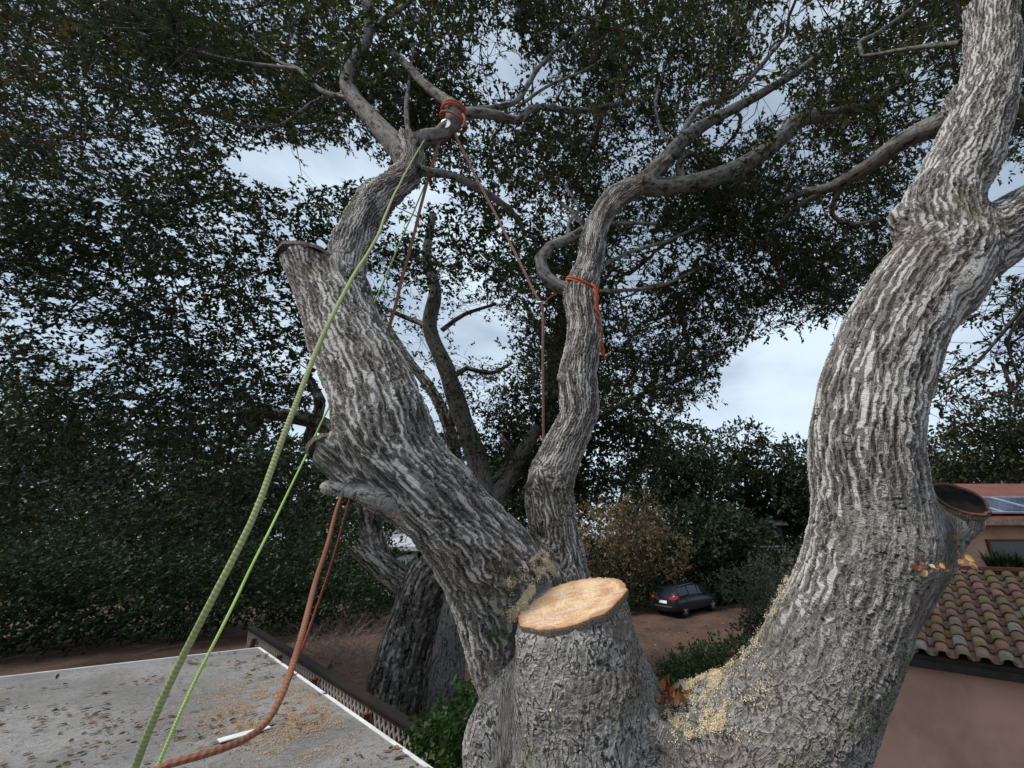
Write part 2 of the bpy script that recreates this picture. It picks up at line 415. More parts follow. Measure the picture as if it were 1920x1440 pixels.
def canopy(parent, polys, nb, drange, skel, mat, windows=(), leaf=0.05, nspray=24, nleaf=11, brad=(.32, .62), flat=.5,
           simple=False, twig_mat=None, tw=0.17, thin=0.0, name='crown', limb_r=(.006, .016), spur=True):
    """boughs of leafy twigs, each bough hung from the nearest point of the skeleton"""
    xs = [p for poly in polys for p in poly]
    x0, x1 = min(p[0] for p in xs), max(p[0] for p in xs); y0, y1 = min(p[1] for p in xs), max(p[1] for p in xs)
    C = []
    while len(C) < nb:
        px = rng.uniform(x0, x1, 400); py = rng.uniform(y0, y1, 400)
        ok = np.zeros(400, bool)
        for poly in polys: ok |= inpoly(px, py, poly)
        for wx, wy, rx, ry, st in windows:
            q = ((px - wx) / rx) ** 2 + ((py - wy) / ry) ** 2
            ok &= ~((q < 1.0) & (rng.random(400) < st))
        for a, b in zip(px[ok], py[ok]):
            C.append(P(a, b, rng.uniform(*drange)))
    C = np.array(C[:nb])
    R = rng.uniform(*brad, nb)
    skel = np.asarray(skel)
    # spray starts
    u = rand_dir(nb * nspray).reshape(nb, nspray, 3) * (rng.random((nb, nspray, 1)) ** .45)
    off = u * R[:, None, None] * np.array([1, 1, flat])
    S = (C[:, None] + off).reshape(-1, 3)
    D = unit(unit(off).reshape(-1, 3) * .8 + rng.normal(0, .45, (nb * nspray, 3)) + np.array([0, 0, -.08]))
    bid = np.repeat(np.arange(nb), nspray)
    px, py, _ = proj(S + D * tw * .5)
    keep = rng.random(len(S)) > thin
    for wx, wy, rx, ry, st in windows:
        q = ((px - wx) / rx) ** 2 + ((py - wy) / ry) ** 2
        keep &= ~((q < 1.0) & (rng.random(len(S)) < st * np.clip(1.6 - q, 0, 1)))
    S, D, bid = S[keep], D[keep], bid[keep]
    tone = (rng.random(nb) * .75 + .08)[bid]
    tip = sprays(S, D, tw, nleaf, leaf, mat, parent, name, simple, tone=tone)
    # wood: boughs grow one from another, back to the nearest limb of the skeleton
    ds = np.sqrt(((C[:, None] - skel[None]) ** 2).sum(-1)); d0 = ds.min(1); A = skel[ds.argmin(1)].copy()
    par = np.full(nb, -1); done = []
    for b_ in np.argsort(d0):
        if done and d0[b_] > .35:
            dn = np.array(done); dist = np.linalg.norm(C[dn] - C[b_], axis=1); cost = dist + .35 * d0[dn]
            k_ = cost.argmin()
            if cost[k_] < d0[b_]: par[b_] = dn[k_]; A[b_] = C[dn[k_]]
        done.append(b_)
    wt = np.ones(nb)
    for b_ in done[::-1]:
        if par[b_] >= 0: wt[par[b_]] += wt[b_]
    rr = np.clip(limb_r[0] * wt ** .42, limb_r[0], limb_r[1] * 1.6)
    LN = np.linalg.norm(C - A, axis=1, keepdims=True)
    mid = A + (C - A) * .4 + rng.normal(0, .1, (nb, 3)) * LN
    mid2 = A + (C - A) * .72 + rng.normal(0, .08, (nb, 3)) * LN
    parts = [sticks_geo(A, mid, rr * 1.2, rr), sticks_geo(mid, mid2, rr, rr * .9), sticks_geo(mid2, C, rr * .9, rr * .8)]
    # forks inside the bough
    fk = off.reshape(nb, nspray, 3)[:, :4] * .62 + C[:, None]
    parts.append(sticks_geo(np.repeat(C, 4, 0), fk.reshape(-1, 3), np.repeat(rr * .5, 4), np.repeat(rr * .3, 4)))
    # each spray springs from the nearest of the bough's four forks
    fks = fk[bid]; dd = ((fks - S[:, None]) ** 2).sum(-1); near = fks[np.arange(len(S)), dd.argmin(1)]
    if spur: parts.append(sticks_geo(near, S, .0045, .0025))
    if not simple: parts.append(sticks_geo(S, S + D * tw, .0028, .0014))
    V = []; F = []; b = 0
    for v, f in parts: V.append(v); F.append(f + b); b += len(v)
    o = big_mesh('twigs', np.vstack(V), np.vstack(F), twig_mat or M['twig'], parent); o['kind'] = 'stuff'
    return C

def foliage_blob(parent, lobes, leaf, mat, count, name='crown', simple=True, nleaf=7, tw=None, upbias=.55, wl=.55, shell=.5, droop=0.0):
    """leafy mass made of lobes (x,y,z,rx,ry,rz); leaves grow on short twigs near each lobe's outside and inside it"""
    lb = np.array(lobes, float); vol = (lb[:, 3] * lb[:, 4] * lb[:, 5]) ** (2 / 3); pr = vol / vol.sum()
    n = count // nleaf
    i = rng.choice(len(lb), n, p=pr)
    u = rand_dir(n); rad = rng.random(n) ** (1 / 3 * shell)
    k = vnoise(u * 2.7 + i[:, None] * 5.1) * .16 + 1
    off = u * (rad * k)[:, None] * lb[i, 3:6]
    S = lb[i, :3] + off
    D = unit(unit(off) + rng.normal(0, .5, (n, 3)) + np.array([0, 0, -droop]))
    tone = np.clip(.35 + .25 * vnoise(S * .9) + rng.normal(0, .08, n), 0, 1)
    sprays(S, D, tw or leaf * 3, nleaf, leaf, mat, parent, name, simple, upbias=upbias, tone=tone, wl=wl)

def branch_tube(name, ctrl, mat, parent, sides=10, step=.08, jitter=.06, kind=None, flake=0.0):
    """ctrl rows (x,y,z,r): one tapered limb with limb-space coordinates for the bark"""
    c = spline(ctrl, step); pts = c[:, :3]; r = np.maximum(c[:, 3], .002)
    r = r * (1 + jitter * vnoise(np.c_[np.arange(len(r)) * .55, np.full(len(r), parent_seed()), np.zeros(len(r))]))
    V, F = tube_geo(pts, r, sides, False)
    T, Nn, B = frames(pts); s = np.r_[0, np.cumsum(np.linalg.norm(np.diff(pts, axis=0), axis=1))]
    a = np.arange(sides) / sides * 2 * math.pi
    bk = np.stack([r[:, None] * np.cos(a)[None], r[:, None] * np.sin(a)[None], np.repeat(s[:, None], sides, 1)], -1).reshape(-1, 3) + parent_seed() * 3.3
    o = big_mesh(name, V, np.array(F), mat, parent, True, {'bk': ('POINT', 'FLOAT_VECTOR', bk), 'flake': ('POINT', 'FLOAT', np.full(len(V), flake)), 'mot': ('POINT', 'FLOAT_VECTOR', np.zeros((len(V), 3))), 'relief': ('POINT', 'FLOAT', np.full(len(V), .3))})
    if kind: o['kind'] = kind
    return o, c
_seed = [0]
def parent_seed():
    _seed[0] += 1; return (_seed[0] * 0.618) % 7
def pxr(rows):
    """(px,py,depth,width in pixels) -> (x,y,z,radius), undoing the wide lens's stretch away from its axis"""
    rows = np.asarray(rows, float); out = []
    g = np.gradient(rows[:, :2], axis=0)
    for (px, py, d, w), t in zip(rows, g):
        n = np.array([-t[1], t[0]]); n /= max(np.linalg.norm(n), 1e-6)
        o = abs(np.dot(n, [px - CX, py - CY])); k = FPX / math.hypot(FPX, o)
        out.append([*P(px, py, d), w / 2 * d / FPX * k])
    return np.array(out)

# ================================================================== ground
def ground_material():
    m, t, b = new_mat('brown_dirt_with_litter')
    o = objco(t)
    n1 = noise(t, o, .6, 5); n2 = noise(t, mapping(t, o, (5, 14, 5)), 1.0, 6, .65); n3 = noise(t, o, 38, 4, .6)
    c = mixc(t, mapr(t, n1, .35, .65), (0.052, 0.033, 0.024), (0.11, 0.062, 0.042))
    c = mixc(t, mapr(t, n2, .42, .66, 0, .6), c, (0.17, 0.1, 0.07))
    c = mixc(t, mapr(t, n3, .56, .72, 0, .55), c, (0.05, 0.036, 0.028))
    t.links.new(c, b.inputs['Base Color']); b.inputs['Roughness'].default_value = .95
    bump(t, b, math_(t, 'ADD', n2, n3), .8, .03)
    return m
gx = np.r_[np.linspace(-400, -24, 14), np.linspace(-22, 24, 80), np.linspace(28, 400, 14)]
gy = np.r_[np.linspace(-60, -4, 6), np.linspace(-3, 40, 80), np.linspace(46, 700, 18)]
GX, GY = np.meshgrid(gx, gy, indexing='ij')
gp = np.c_[GX.ravel(), GY.ravel(), np.zeros(GX.size)]
gz = .06 * vnoise(gp * .35) + .03 * vnoise(gp * 1.3 + 7)
gp[:, 2] = gz
idx = np.arange(GX.size).reshape(GX.shape)
gf = np.stack([idx[:-1, :-1], idx[1:, :-1], idx[1:, 1:], idx[:-1, 1:]], -1).reshape(-1, 4)
ground = big_mesh('ground', gp, gf, ground_material(), None, True)
tag(ground, kind='structure')

# ================================================================== the main oak: one smooth body for trunk, limbs and stump
oak = empty('oak_tree', (0.05, 2.72, 0))
tag(oak, 'big grey oak with a fresh pale stump between its spreading limbs', 'tree')
ROOT = np.array([[0.10, 2.78, -.1, .66], [0.08, 2.76, .5, .55], [0.07, 2.72, 1.3, .50], [0.06, 2.66, 2.1, .50]])
def limb(rows): return np.vstack([ROOT, pxr(rows)])
limbs = {
 'stump': limb([(1120, 1440, 2.06, 330), (1098, 1340, 2.08, 285), (1085, 1240, 2.1, 232), (1076, 1130, 2.14, 196), (1070, 1040, 2.2, 186)]),
 'right': limb([(1330, 1490, 2.02, 420), (1432, 1400, 1.98, 335), (1537, 1262, 1.98, 284), (1598, 1112, 2.0, 256), (1634, 975, 2.02, 246), (1622, 835, 2.08, 217),
                (1643, 700, 2.18, 203), (1697, 590, 2.3, 186), (1762, 485, 2.45, 176), (1760, 395, 2.62, 152), (1806, 295, 2.8, 126), (1846, 190, 3.0, 113),
                (1857, 80, 3.2, 110), (1852, -60, 3.5, 104), (1846, -190, 3.9, 90)]),
 'fork':  np.vstack([pxr([(1725, 545, 2.38, 150), (1790, 490, 2.5, 135), (1860, 445, 2.62, 122), (1945, 398, 2.8, 108), (2070, 340, 3.1, 92)])]),
 'left':  limb([(1050, 1400, 2.4, 232), (1000, 1230, 2.52, 226), (938, 1092, 2.48, 200), (872, 990, 2.28, 164), (800, 918, 2.17, 168), (742, 845, 2.15, 180), (708, 748, 2.2, 164),
                (664, 655, 2.3, 142), (630, 575, 2.4, 122), (598, 518, 2.48, 112), (580, 440, 2.55, 136)]),
 'upper': pxr([(640, 590, 2.46, 90), (648, 520, 2.55, 76), (654, 470, 2.63, 74), (672, 422, 2.72, 74), (712, 368, 2.86, 70), (764, 332, 3.0, 60), (776, 296, 3.1, 54), (764, 262, 3.2, 40)]),
 'centre': np.vstack([ROOT, pxr([(1110, 1400, 2.35, 200), (1085, 1220, 2.6, 130), (1064, 1090, 2.72, 92), (1038, 985, 2.78, 84), (1030, 912, 2.82, 86), (1056, 838, 2.87, 76), (1086, 775, 2.93, 68),
                (1080, 700, 3.02, 68), (1096, 620, 3.12, 60), (1088, 556, 3.22, 60), (1108, 494, 3.36, 46), (1116, 432, 3.5, 44), (1150, 374, 3.66, 45), (1206, 340, 3.8, 40), (1250, 300, 3.95, 28)])]),
}
STUB_C, STUB_N = P(1797, 937, 1.97), unit(np.array([.06, -.68, .66]))
small = {
 'right_stub': np.array([[*P(1640, 1070, 2.1), .27], [*P(1715, 1005, 2.08), .21], [*(STUB_C - STUB_N * .08), .126], [*(STUB_C + STUB_N * .12), .110]]),
 'left_stub': pxr([(735, 915, 2.06, 90), (672, 882, 1.99, 80), (622, 842, 1.96, 72), (570, 800, 1.94, 70)]),
 'centre_stub': pxr([(1040, 950, 2.78, 60), (1012, 915, 2.73, 50), (992, 896, 2.7, 44), (965, 872, 2.68, 44)]),
 'collar': pxr([(1715, 430, 2.5, 100), (1700, 412, 2.5, 84), (1690, 405, 2.5, 60)]),
 'knob': pxr([(1830, 180, 3.0, 80), (1808, 186, 3.02, 60), (1795, 196, 3.05, 44)]),
 'burl': pxr([(945, 1480, 1.96, 150), (930, 1400, 1.97, 112), (938, 1330, 2.0, 90), (965, 1270, 2.03, 60)]),
 'scar': pxr([(985, 1262, 1.93, 30), (1030, 1300, 1.9, 34), (1085, 1345, 1.9, 28)]),
 'fold': pxr([(1215, 1360, 1.9, 40), (1280, 1400, 1.86, 60), (1330, 1470, 1.86, 80)]),
}
def cut(name, px, py, d, n): return name, P(px, py, d), unit(np.array(n, float))
cuts = [cut('stump', 1074, 1128, 2.13, (-.20, -.27, 1)), cut('left', 592, 492, 2.5, (-.1, .22, .95)), ('right_stub', STUB_C, STUB_N),
        cut('left_stub', 612, 836, 1.955, (-.72, .25, .62)), cut('centre_stub', 992, 895, 2.7, (-.8, -.25, .5))]
cutmap = {c[0]: c for c in cuts}
def cap_sdf(Q, ctrl, step=.13):
    c = spline(ctrl, step); out = np.full(len(Q), 9.0, np.float32)
    for a, b in zip(c[:-1], c[1:]):
        ab = (b - a)[:3].astype(np.float32); l2 = float(ab @ ab) + 1e-9
        w = Q - a[:3].astype(np.float32)
        h = np.clip(w @ ab / l2, 0, 1)
        d = np.sqrt(((w - h[:, None] * ab) ** 2).sum(1)) - (a[3] + h * (b[3] - a[3])).astype(np.float32)
        np.minimum(out, d, out=out)
    return out
def smin(a, b, k):
    h = np.clip(.5 + .5 * (b - a) / k, 0, 1)
    return b + (a - b) * h - k * h * (1 - h)
HS = .045
lo = np.array([-2.25, 1.35, -.15]); hi = np.array([3.35, 3.75, 8.3])
dims = np.ceil((hi - lo) / HS).astype(int)
gxs = [lo[i] + np.arange(dims[i]) * HS for i in range(3)]
SD = np.full(dims, 1.0, np.float32)
def grid_slice(mn, mxx):
    return [slice(max(0, int((mn[i] - lo[i]) / HS)), max(0, min(dims[i], int((mxx[i] - lo[i]) / HS) + 2))) for i in range(3)]
def blend(name, ctrl, k):
    c = spline(ctrl, .13); rm = ctrl[:, 3].max()
    s = grid_slice(c[:, :3].min(0) - rm - .2, c[:, :3].max(0) + rm + .2)
    D = np.full([q.stop - q.start for q in s], 1.0, np.float32)
    for a, b in zip(c[:-1], c[1:]):
        rr_ = max(a[3], b[3]) + .17
        q = grid_slice(np.minimum(a, b)[:3] - rr_, np.maximum(a, b)[:3] + rr_)
        g = np.stack(np.meshgrid(*[gxs[i][q[i]] for i in range(3)], indexing='ij'), -1).astype(np.float32)
        if g.size == 0: continue
        ab = (b - a)[:3].astype(np.float32); w = g - a[:3].astype(np.float32)
        h = np.clip(w @ ab / (float(ab @ ab) + 1e-9), 0, 1)
        d = np.sqrt(((w - h[..., None] * ab) ** 2).sum(-1)) - (a[3] + h * (b[3] - a[3])).astype(np.float32)
        v = D[tuple(slice(q[i].start - s[i].start, q[i].stop - s[i].start) for i in range(3))]
        np.minimum(v, d, out=v)
    if name in cutmap:
        _, cc_, n = cutmap[name]; cc_ = cc_ - n * .014
        pl = sum(np.reshape((gxs[i][s[i]] - cc_[i]) * n[i], [-1 if j == i else 1 for j in range(3)]) for i in range(3)).astype(np.float32)
        D = np.maximum(D, np.minimum(pl, 1.0))
    SD[tuple(s)] = smin(SD[tuple(s)], D, k)
for nm, c in limbs.items(): blend(nm, c, .05 if nm in ('stump', 'centre') else .1)
for nm, c in small.items(): blend(nm, c, .05)
# slow lumps in the wood
near = np.abs(SD) < .12
ii = np.argwhere(near); pp = lo + ii * HS
SD[near] += (.02 * vnoise(pp * 3.6) + .011 * vnoise(pp * 8.5 + 3)).astype(np.float32)
def surface_nets(S):
    ins = S < 0
    nx, ny, nz_ = S.shape
    cnt = np.zeros((nx-1, ny-1, nz_-1), np.int8)
    for a in (0, 1):
        for b in (0, 1):
            for c in (0, 1): cnt += ins[a:nx-1+a, b:ny-1+b, c:nz_-1+c]
    act = np.argwhere((cnt > 0) & (cnt < 8))
    vid = np.full(cnt.shape, -1, np.int64); vid[tuple(act.T)] = np.arange(len(act))
    acc = np.zeros((len(act), 3)); num = np.zeros(len(act))
    cor = [(a, b, c) for a in (0, 1) for b in (0, 1) for c in (0, 1)]
    for p in cor:
        for ax in range(3):
            if p[ax]: continue
            q = list(p); q[ax] = 1
            s0 = S[act[:, 0]+p[0], act[:, 1]+p[1], act[:, 2]+p[2]]; s1 = S[act[:, 0]+q[0], act[:, 1]+q[1], act[:, 2]+q[2]]
            m = (s0 < 0) != (s1 < 0)
            t = np.where(m, s0 / np.where(m, s0 - s1, 1), 0)
            pos = np.tile(np.array(p, float), (len(act), 1)); pos[:, ax] = t
            acc += pos * m[:, None]; num += m
    V = act + acc / num[:, None]
    Fs = []
    for ax in range(3):
        u, v = (ax + 1) % 3, (ax + 2) % 3
        sl0 = [slice(1, d - 1) for d in S.shape]; sl1 = list(sl0)
        sl0[ax] = slice(0, S.shape[ax] - 1); sl1[ax] = slice(1, S.shape[ax])
        a = ins[tuple(sl0)]; b = ins[tuple(sl1)]
        e = np.argwhere(a != b); flip = a[tuple(e.T)]
        base = e.copy()
        for k in range(3):
            if k != ax: base[:, k] += 1
        def cell(du, dv):
            c = base.copy(); c[:, u] -= du; c[:, v] -= dv
            return vid[c[:, 0], c[:, 1], c[:, 2]]
        q = np.stack([cell(1, 1), cell(0, 1), cell(0, 0), cell(1, 0)], 1)
        q[~flip] = q[~flip][:, ::-1]
        Fs.append(q)
    F = np.vstack(Fs); F = F[(F >= 0).all(1)]
    return V, F
Vc, Fc = surface_nets(SD)
Vc = lo + Vc * HS
# limb-space coordinates, worked out on the coarse surface and carried through the subdivision
allc = {}; allc.update(limbs); allc.update({k: v for k, v in small.items() if k in ('right_stub', 'left_stub', 'centre_stub', 'burl')})
nc = len(Vc); WS = np.zeros(nc); BK = np.zeros((nc, 3)); FLK = np.zeros(nc)
s_off = {'fork': 4.6, 'upper': 5.2, 'right_stub': 2.6, 'left_stub': 3.5, 'left_peg': 3.6, 'centre_stub': 3.4, 'burl': 2.2}
fk_by = {'stump': .95, 'burl': 1.0, 'left': .12, 'right': .1, 'left_peg': .8, 'right_stub': .5, 'left_stub': .3}
for nm in allc:
    c = spline(allc[nm], .05); pts = c[:, :3]; T, Nn, B = frames(pts); r = c[:, 3]
    s = np.r_[0, np.cumsum(np.linalg.norm(np.diff(pts, axis=0), axis=1))] + s_off.get(nm, 0)
    bb = ((Vc > pts.min(0) - .75) & (Vc < pts.max(0) + .75)).all(1)
    for ch in np.array_split(np.flatnonzero(bb), 4):
        q = Vc[ch]
        d2 = (q ** 2).sum(1)[:, None] + (pts ** 2).sum(1)[None] - 2 * q @ pts.T
        dd = np.sqrt(np.maximum(d2, 0)) - r[None]
        jj = dd.argmin(1); dv = dd[np.arange(len(ch)), jj]
        if nm in cutmap: dv = np.maximum(dv, (q - cutmap[nm][1]) @ cutmap[nm][2])
        w = np.exp(-np.maximum(dv, -.05) / .028) + 1e-12
        rel = q - pts[jj]
        BK[ch] += w[:, None] * {'left': 1.45, 'upper': 1.45, 'centre': 1.4, 'left_stub': 1.45, 'centre_stub': 1.4, 'right': 1.15, 'fork': 1.15}.get(nm, 1.1) * np.stack([(rel * Nn[jj]).sum(1), (rel * B[jj]).sum(1), (rel * T[jj]).sum(1) + s[jj]], 1)
        WS[ch] += w; FLK[ch] += w * fk_by.get(nm, .1)
BK /= WS[:, None]; FLK /= WS
cpx, cpy, _ = proj(Vc)
FLK = FLK + np.clip((cpy - 1060) / 330, 0, .75) * (cpx > 1200)
FLK = np.clip(FLK + np.clip((1.15 - np.hypot((cpx - 1700) / 120, (cpy - 1010) / 110)) * 1.2, 0, .5), 0, 1)
MOT = np.stack([vnoise(Vc * 2.3 + 1), vnoise(Vc * 3.0 + 5) + .4 * vnoise(Vc * 11), vnoise(Vc * 4.0 + 9) + .5 * vnoise(Vc * 13 + 2)], 1)
REL = np.ones(nc)
for _, c_, n_ in cuts:
    dpl = (Vc - (c_ - n_ * .014)) @ n_
    REL[(np.abs(dpl) < .03) & (np.linalg.norm(Vc - c_, axis=1) < .36)] = .1
me0 = bpy.data.meshes.new('tmp'); me0.from_pydata(Vc.tolist(), [], Fc.tolist()); me0.update()
for nm, typ, arr in (('bk', 'FLOAT_VECTOR', BK), ('flake', 'FLOAT', FLK), ('mot', 'FLOAT_VECTOR', MOT), ('relief', 'FLOAT', REL)):
    a = me0.attributes.new(nm, typ, 'POINT'); a.data.foreach_set('vector' if typ == 'FLOAT_VECTOR' else 'value', arr.astype(np.float32).ravel())
ob0 = bpy.data.objects.new('tmp', me0); col.objects.link(ob0)
ms = ob0.modifiers.new('s', 'SMOOTH'); ms.factor = .5; ms.iterations = 1
mm = ob0.modifiers.new('d', 'SUBSURF'); mm.levels = 2; mm.render_levels = 2
dg = bpy.context.evaluated_depsgraph_get()
me1 = bpy.data.meshes.new_from_object(ob0.evaluated_get(dg))
bpy.data.objects.remove(ob0); bpy.data.meshes.remove(me0)
nv = len(me1.vertices); TV = np.empty(nv * 3, np.float32); me1.vertices.foreach_get('co', TV); TV = TV.reshape(-1, 3)
TN = np.empty(nv * 3, np.float32); me1.vertex_normals.foreach_get('vector', TN); TN = TN.reshape(-1, 3)
tpx, tpy, tdp = proj(TV)
me1.name = 'trunk'
me1.polygons.foreach_set('use_smooth', [True] * len(me1.polygons))
me1.materials.clear()
trunk = link('trunk', me1, M['bark'], oak)
print('trunk faces', len(me1.polygons))

# ---- sawn faces
def cut_material(name, kind):
    m, t, b = new_mat(name)
    r = attr(t, 'rad'); o = objco(t)
    f = noise(t, o, 160, 5, .7); g = noise(t, o, 9, 4); h = noise(t, mapping(t, o, (6, 30, 6)), 1.0, 4)
    b.inputs['Specular IOR Level'].default_value = .05
    if kind == 'fresh':
        ringv = math_(t, 'SINE', math_(t, 'MULTIPLY', math_(t, 'ADD', r, math_(t, 'MULTIPLY', g, .22)), 70.0))
        c = mixc(t, mapr(t, g, .36, .64), (0.60, 0.33, 0.17), (0.80, 0.60, 0.37))
        c = mixc(t, mapr(t, h, .48, .66, 0, .75), c, (0.74, 0.62, 0.54))
        c = mixc(t, mapr(t, f, .54, .7, 0, .6), c, (0.34, 0.16, 0.07))
        c = mixc(t, mapr(t, ringv, .2, 1, 0, .22), c, (0.42, 0.22, 0.11))
        c = mixc(t, mapr(t, math_(t, 'ADD', r, math_(t, 'MULTIPLY', math_(t, 'SUBTRACT', g, .5), .5)), .88, 1.0, 0, .85), c, (0.44, 0.19, 0.10))
    elif kind == 'old':
        c = mixc(t, mapr(t, g, .35, .65), (0.012, 0.010, 0.009), (0.035, 0.026, 0.022))
        c = mixc(t, mapr(t, math_(t, 'ADD', r, math_(t, 'MULTIPLY', math_(t, 'SUBTRACT', g, .5), .2)), .82, .9), c, (0.15, 0.085, 0.065))
        c = mixc(t, mapr(t, r, .93, .99), c, (0.075, 0.032, 0.025))
    else:
        c = mixc(t, mapr(t, g, .35, .65), (0.13, 0.115, 0.10), (0.25, 0.225, 0.195))
    c = mixc(t, mapr(t, r, 1.0, 1.08), c, mixc(t, mapr(t, f, .4, .6), (0.09, 0.065, 0.05), (0.28, 0.24, 0.2)))
    t.links.new(c, b.inputs['Base Color']); b.inputs['Roughness'].default_value = .85
    bump(t, b, math_(t, 'ADD', f, h), .6, .006)
    return m
def cut_face(key, mat, label, lift=.010, inset=1.0, rim=0.0, rough=.004, skirt=.006):
    _, c, n = cutmap[key]
    ctrl = limbs.get(key, small.get(key))
    e1 = unit(np.cross(n, [0, 1, 0.2])); e2 = np.cross(n, e1)
    K = 96; out = []
    cs = spline(ctrl, .05); j = np.abs((cs[:, :3] - c) @ n).argmin(); c0 = cs[j, :3] - n * ((cs[j, :3] - c) @ n)
    for i in range(K):
        a = i / K * 2 * math.pi; dr = math.cos(a) * e1 + math.sin(a) * e2
        rr = np.linspace(.01, .6, 240)
        d = cap_sdf((c0 + rr[:, None] * dr).astype(np.float32), ctrl)
        k = np.argmax(d > 0) if (d > 0).any() else -1
        out.append(rr[k])
    out = np.array(out)
    ang = np.arange(K) / K * 2 * math.pi
    out = out * (1 + .035 * vnoise(np.c_[np.cos(ang) * 2.2, np.sin(ang) * 2.2, np.full(K, 3.3)]) + .028 * vnoise(np.c_[np.cos(ang) * 11, np.sin(ang) * 11, np.zeros(K)]))
    out = out * inset + skirt
    rings = np.array([0, .15, .3, .45, .6, .72, .82, .9, .95, .985, 1.0])
    V = []; R = []
    for q in rings:
        for i in range(K):
            p = c0 + (math.cos(ang[i]) * e1 + math.sin(ang[i]) * e2) * out[i] * max(q, .004)
            hgt = lift + rough * vnoise(np.array([[p[0] * 22, p[1] * 22, p[2] * 5]]))[0] - rim * max(0, 1 - (q / .86) ** 8) * .9
            if q == 1.0: hgt -= .003
            V.append(p + n * hgt); R.append(q)
    for i in range(K):
        p = c0 + (math.cos(ang[i]) * e1 + math.sin(ang[i]) * e2) * (out[i] + .001); V.append(p - n * .012); R.append(1.2)
    for i in range(K):
        p = c0 + (math.cos(ang[i]) * e1 + math.sin(ang[i]) * e2) * (out[i] - .004); V.append(p - n * .035); R.append(1.2)
    F = []
    for q in range(len(rings) + 1):
        for i in range(K):
            k = (i + 1) % K; F.append((q*K+i, (q+1)*K+i, (q+1)*K+k, q*K+k))
    F = np.array(F)[:, ::-1]
    o = big_mesh('cut_face', V, F, mat, oak, False, {'rad': ('POINT', 'FLOAT', R)})
    o['label'] = label
    return c0, e1, e2, out, n
stump_cut = cut_face('stump', cut_material('fresh_cut_wood', 'fresh'), 'fresh orange sawn face of the stump', .004)
cut_face('right_stub', cut_material('old_dark_cut', 'old'), 'old dark hollow cut with callus rim', .012, 1.0, .012)
grey_cut = cut_material('weathered_cut', 'grey')
cut_face('left', grey_cut, 'weathered grey cut end of the left limb', -.009, .97, 0, .003, 0.0)
cut_face('left_stub', grey_cut, 'weathered grey cut end of the broken side stub', -.009, .97, 0, .003, 0.0)
cut_face('centre_stub', grey_cut, 'weathered grey cut end of the small side stub', -.009, .97, 0, .003, 0.0)

# ---- sawdust and wood chips lying on the oak
def chips_on_trunk(name, label, poly, n, up_min, size, clump=18.0, thr=0.0, dmax=9, lift=.018, parent=None, mat='chip'):
    m = inpoly(tpx, tpy, poly) & (TN[:, 2] > up_min) & (tdp < dmax)
    facing = (TN * (TV - np.array([0, 0, H]))).sum(1) < .15
    ids = np.flatnonzero(m & facing)
    w = vnoise(TV[ids] * clump) + .5 * vnoise(TV[ids] * clump * 2.6) - thr
    w = np.clip(w + .25, 0, 1.2) ** 2.2 * np.clip(.35 + TN[ids, 2], .1, 1)
    if len(ids) == 0 or w.sum() == 0: return
    pick = rng.choice(ids, n, p=w / w.sum())
    c = TV[pick] + rng.normal(0, .006, (n, 3)) + TN[pick] * (lift + rng.random((n, 1)) * .008)
    ax = rand_dir(n); nm = TN[pick] * 1.2 + rng.normal(0, .5, (n, 3))
    ln = size * rng.uniform(.5, 1.5, n)
    o = leaf_object(name, c, ax, nm, ln, ln * .7, M[mat], parent, True)
    tag(o, label, 'sawdust', kind='stuff')
chips_on_trunk('sawdust', 'pale sawdust caught in the crotch between stump and right limb', [(1225, 1300), (1310, 1272), (1385, 1225), (1400, 1240), (1370, 1310), (1360, 1370), (1290, 1390), (1245, 1350)], 15000, .0, .0055, 13, .08)
chips_on_trunk('sawdust', 'thin sawdust dusting the upper edge of the right limb', [(1380, 1250), (1495, 1060), (1510, 1065), (1410, 1245)], 1300, -.2, .005, 26, .15)
chips_on_trunk('sawdust', 'pale yellow sawdust heaped on the left limb beside the stump', [(915, 1130), (945, 1085), (985, 1075), (1000, 1110), (985, 1150), (930, 1180)], 11000, -.3, .006, 15, .0)
chips_on_trunk('sawdust', 'brown sawdust strewn on the left limb behind the stump', [(940, 1085), (1010, 1035), (1060, 1070), (1040, 1085), (985, 1105)], 4000, -.2, .006, 24, .1)
chips_on_trunk('sawdust', 'stray wood crumbs flung over the base of the right limb', [(1230, 1310), (1420, 1190), (1470, 1260), (1420, 1400), (1300, 1430), (1240, 1380)], 2600, -.2, .006, 30, .0)
c0, e1, e2, outr, nn = stump_cut
n = 1100
a = rng.random(n) * 2 * math.pi; q = np.sqrt(rng.random(n)) * .96
rad = outr[(a / (2 * math.pi) * len(outr)).astype(int) % len(outr)]
cc_ = c0 + (np.cos(a) * q * rad)[:, None] * e1 + (np.sin(a) * q * rad)[:, None] * e2 + nn * .010
o = leaf_object('sawdust', cc_, rand_dir(n), nn + rng.normal(0, .3, (n, 3)), rng.uniform(.004, .010, n), rng.uniform(.003, .006, n), M['chip'], None, True)
tag(o, 'fine sawdust scattered over the fresh stump face', 'sawdust', kind='stuff')

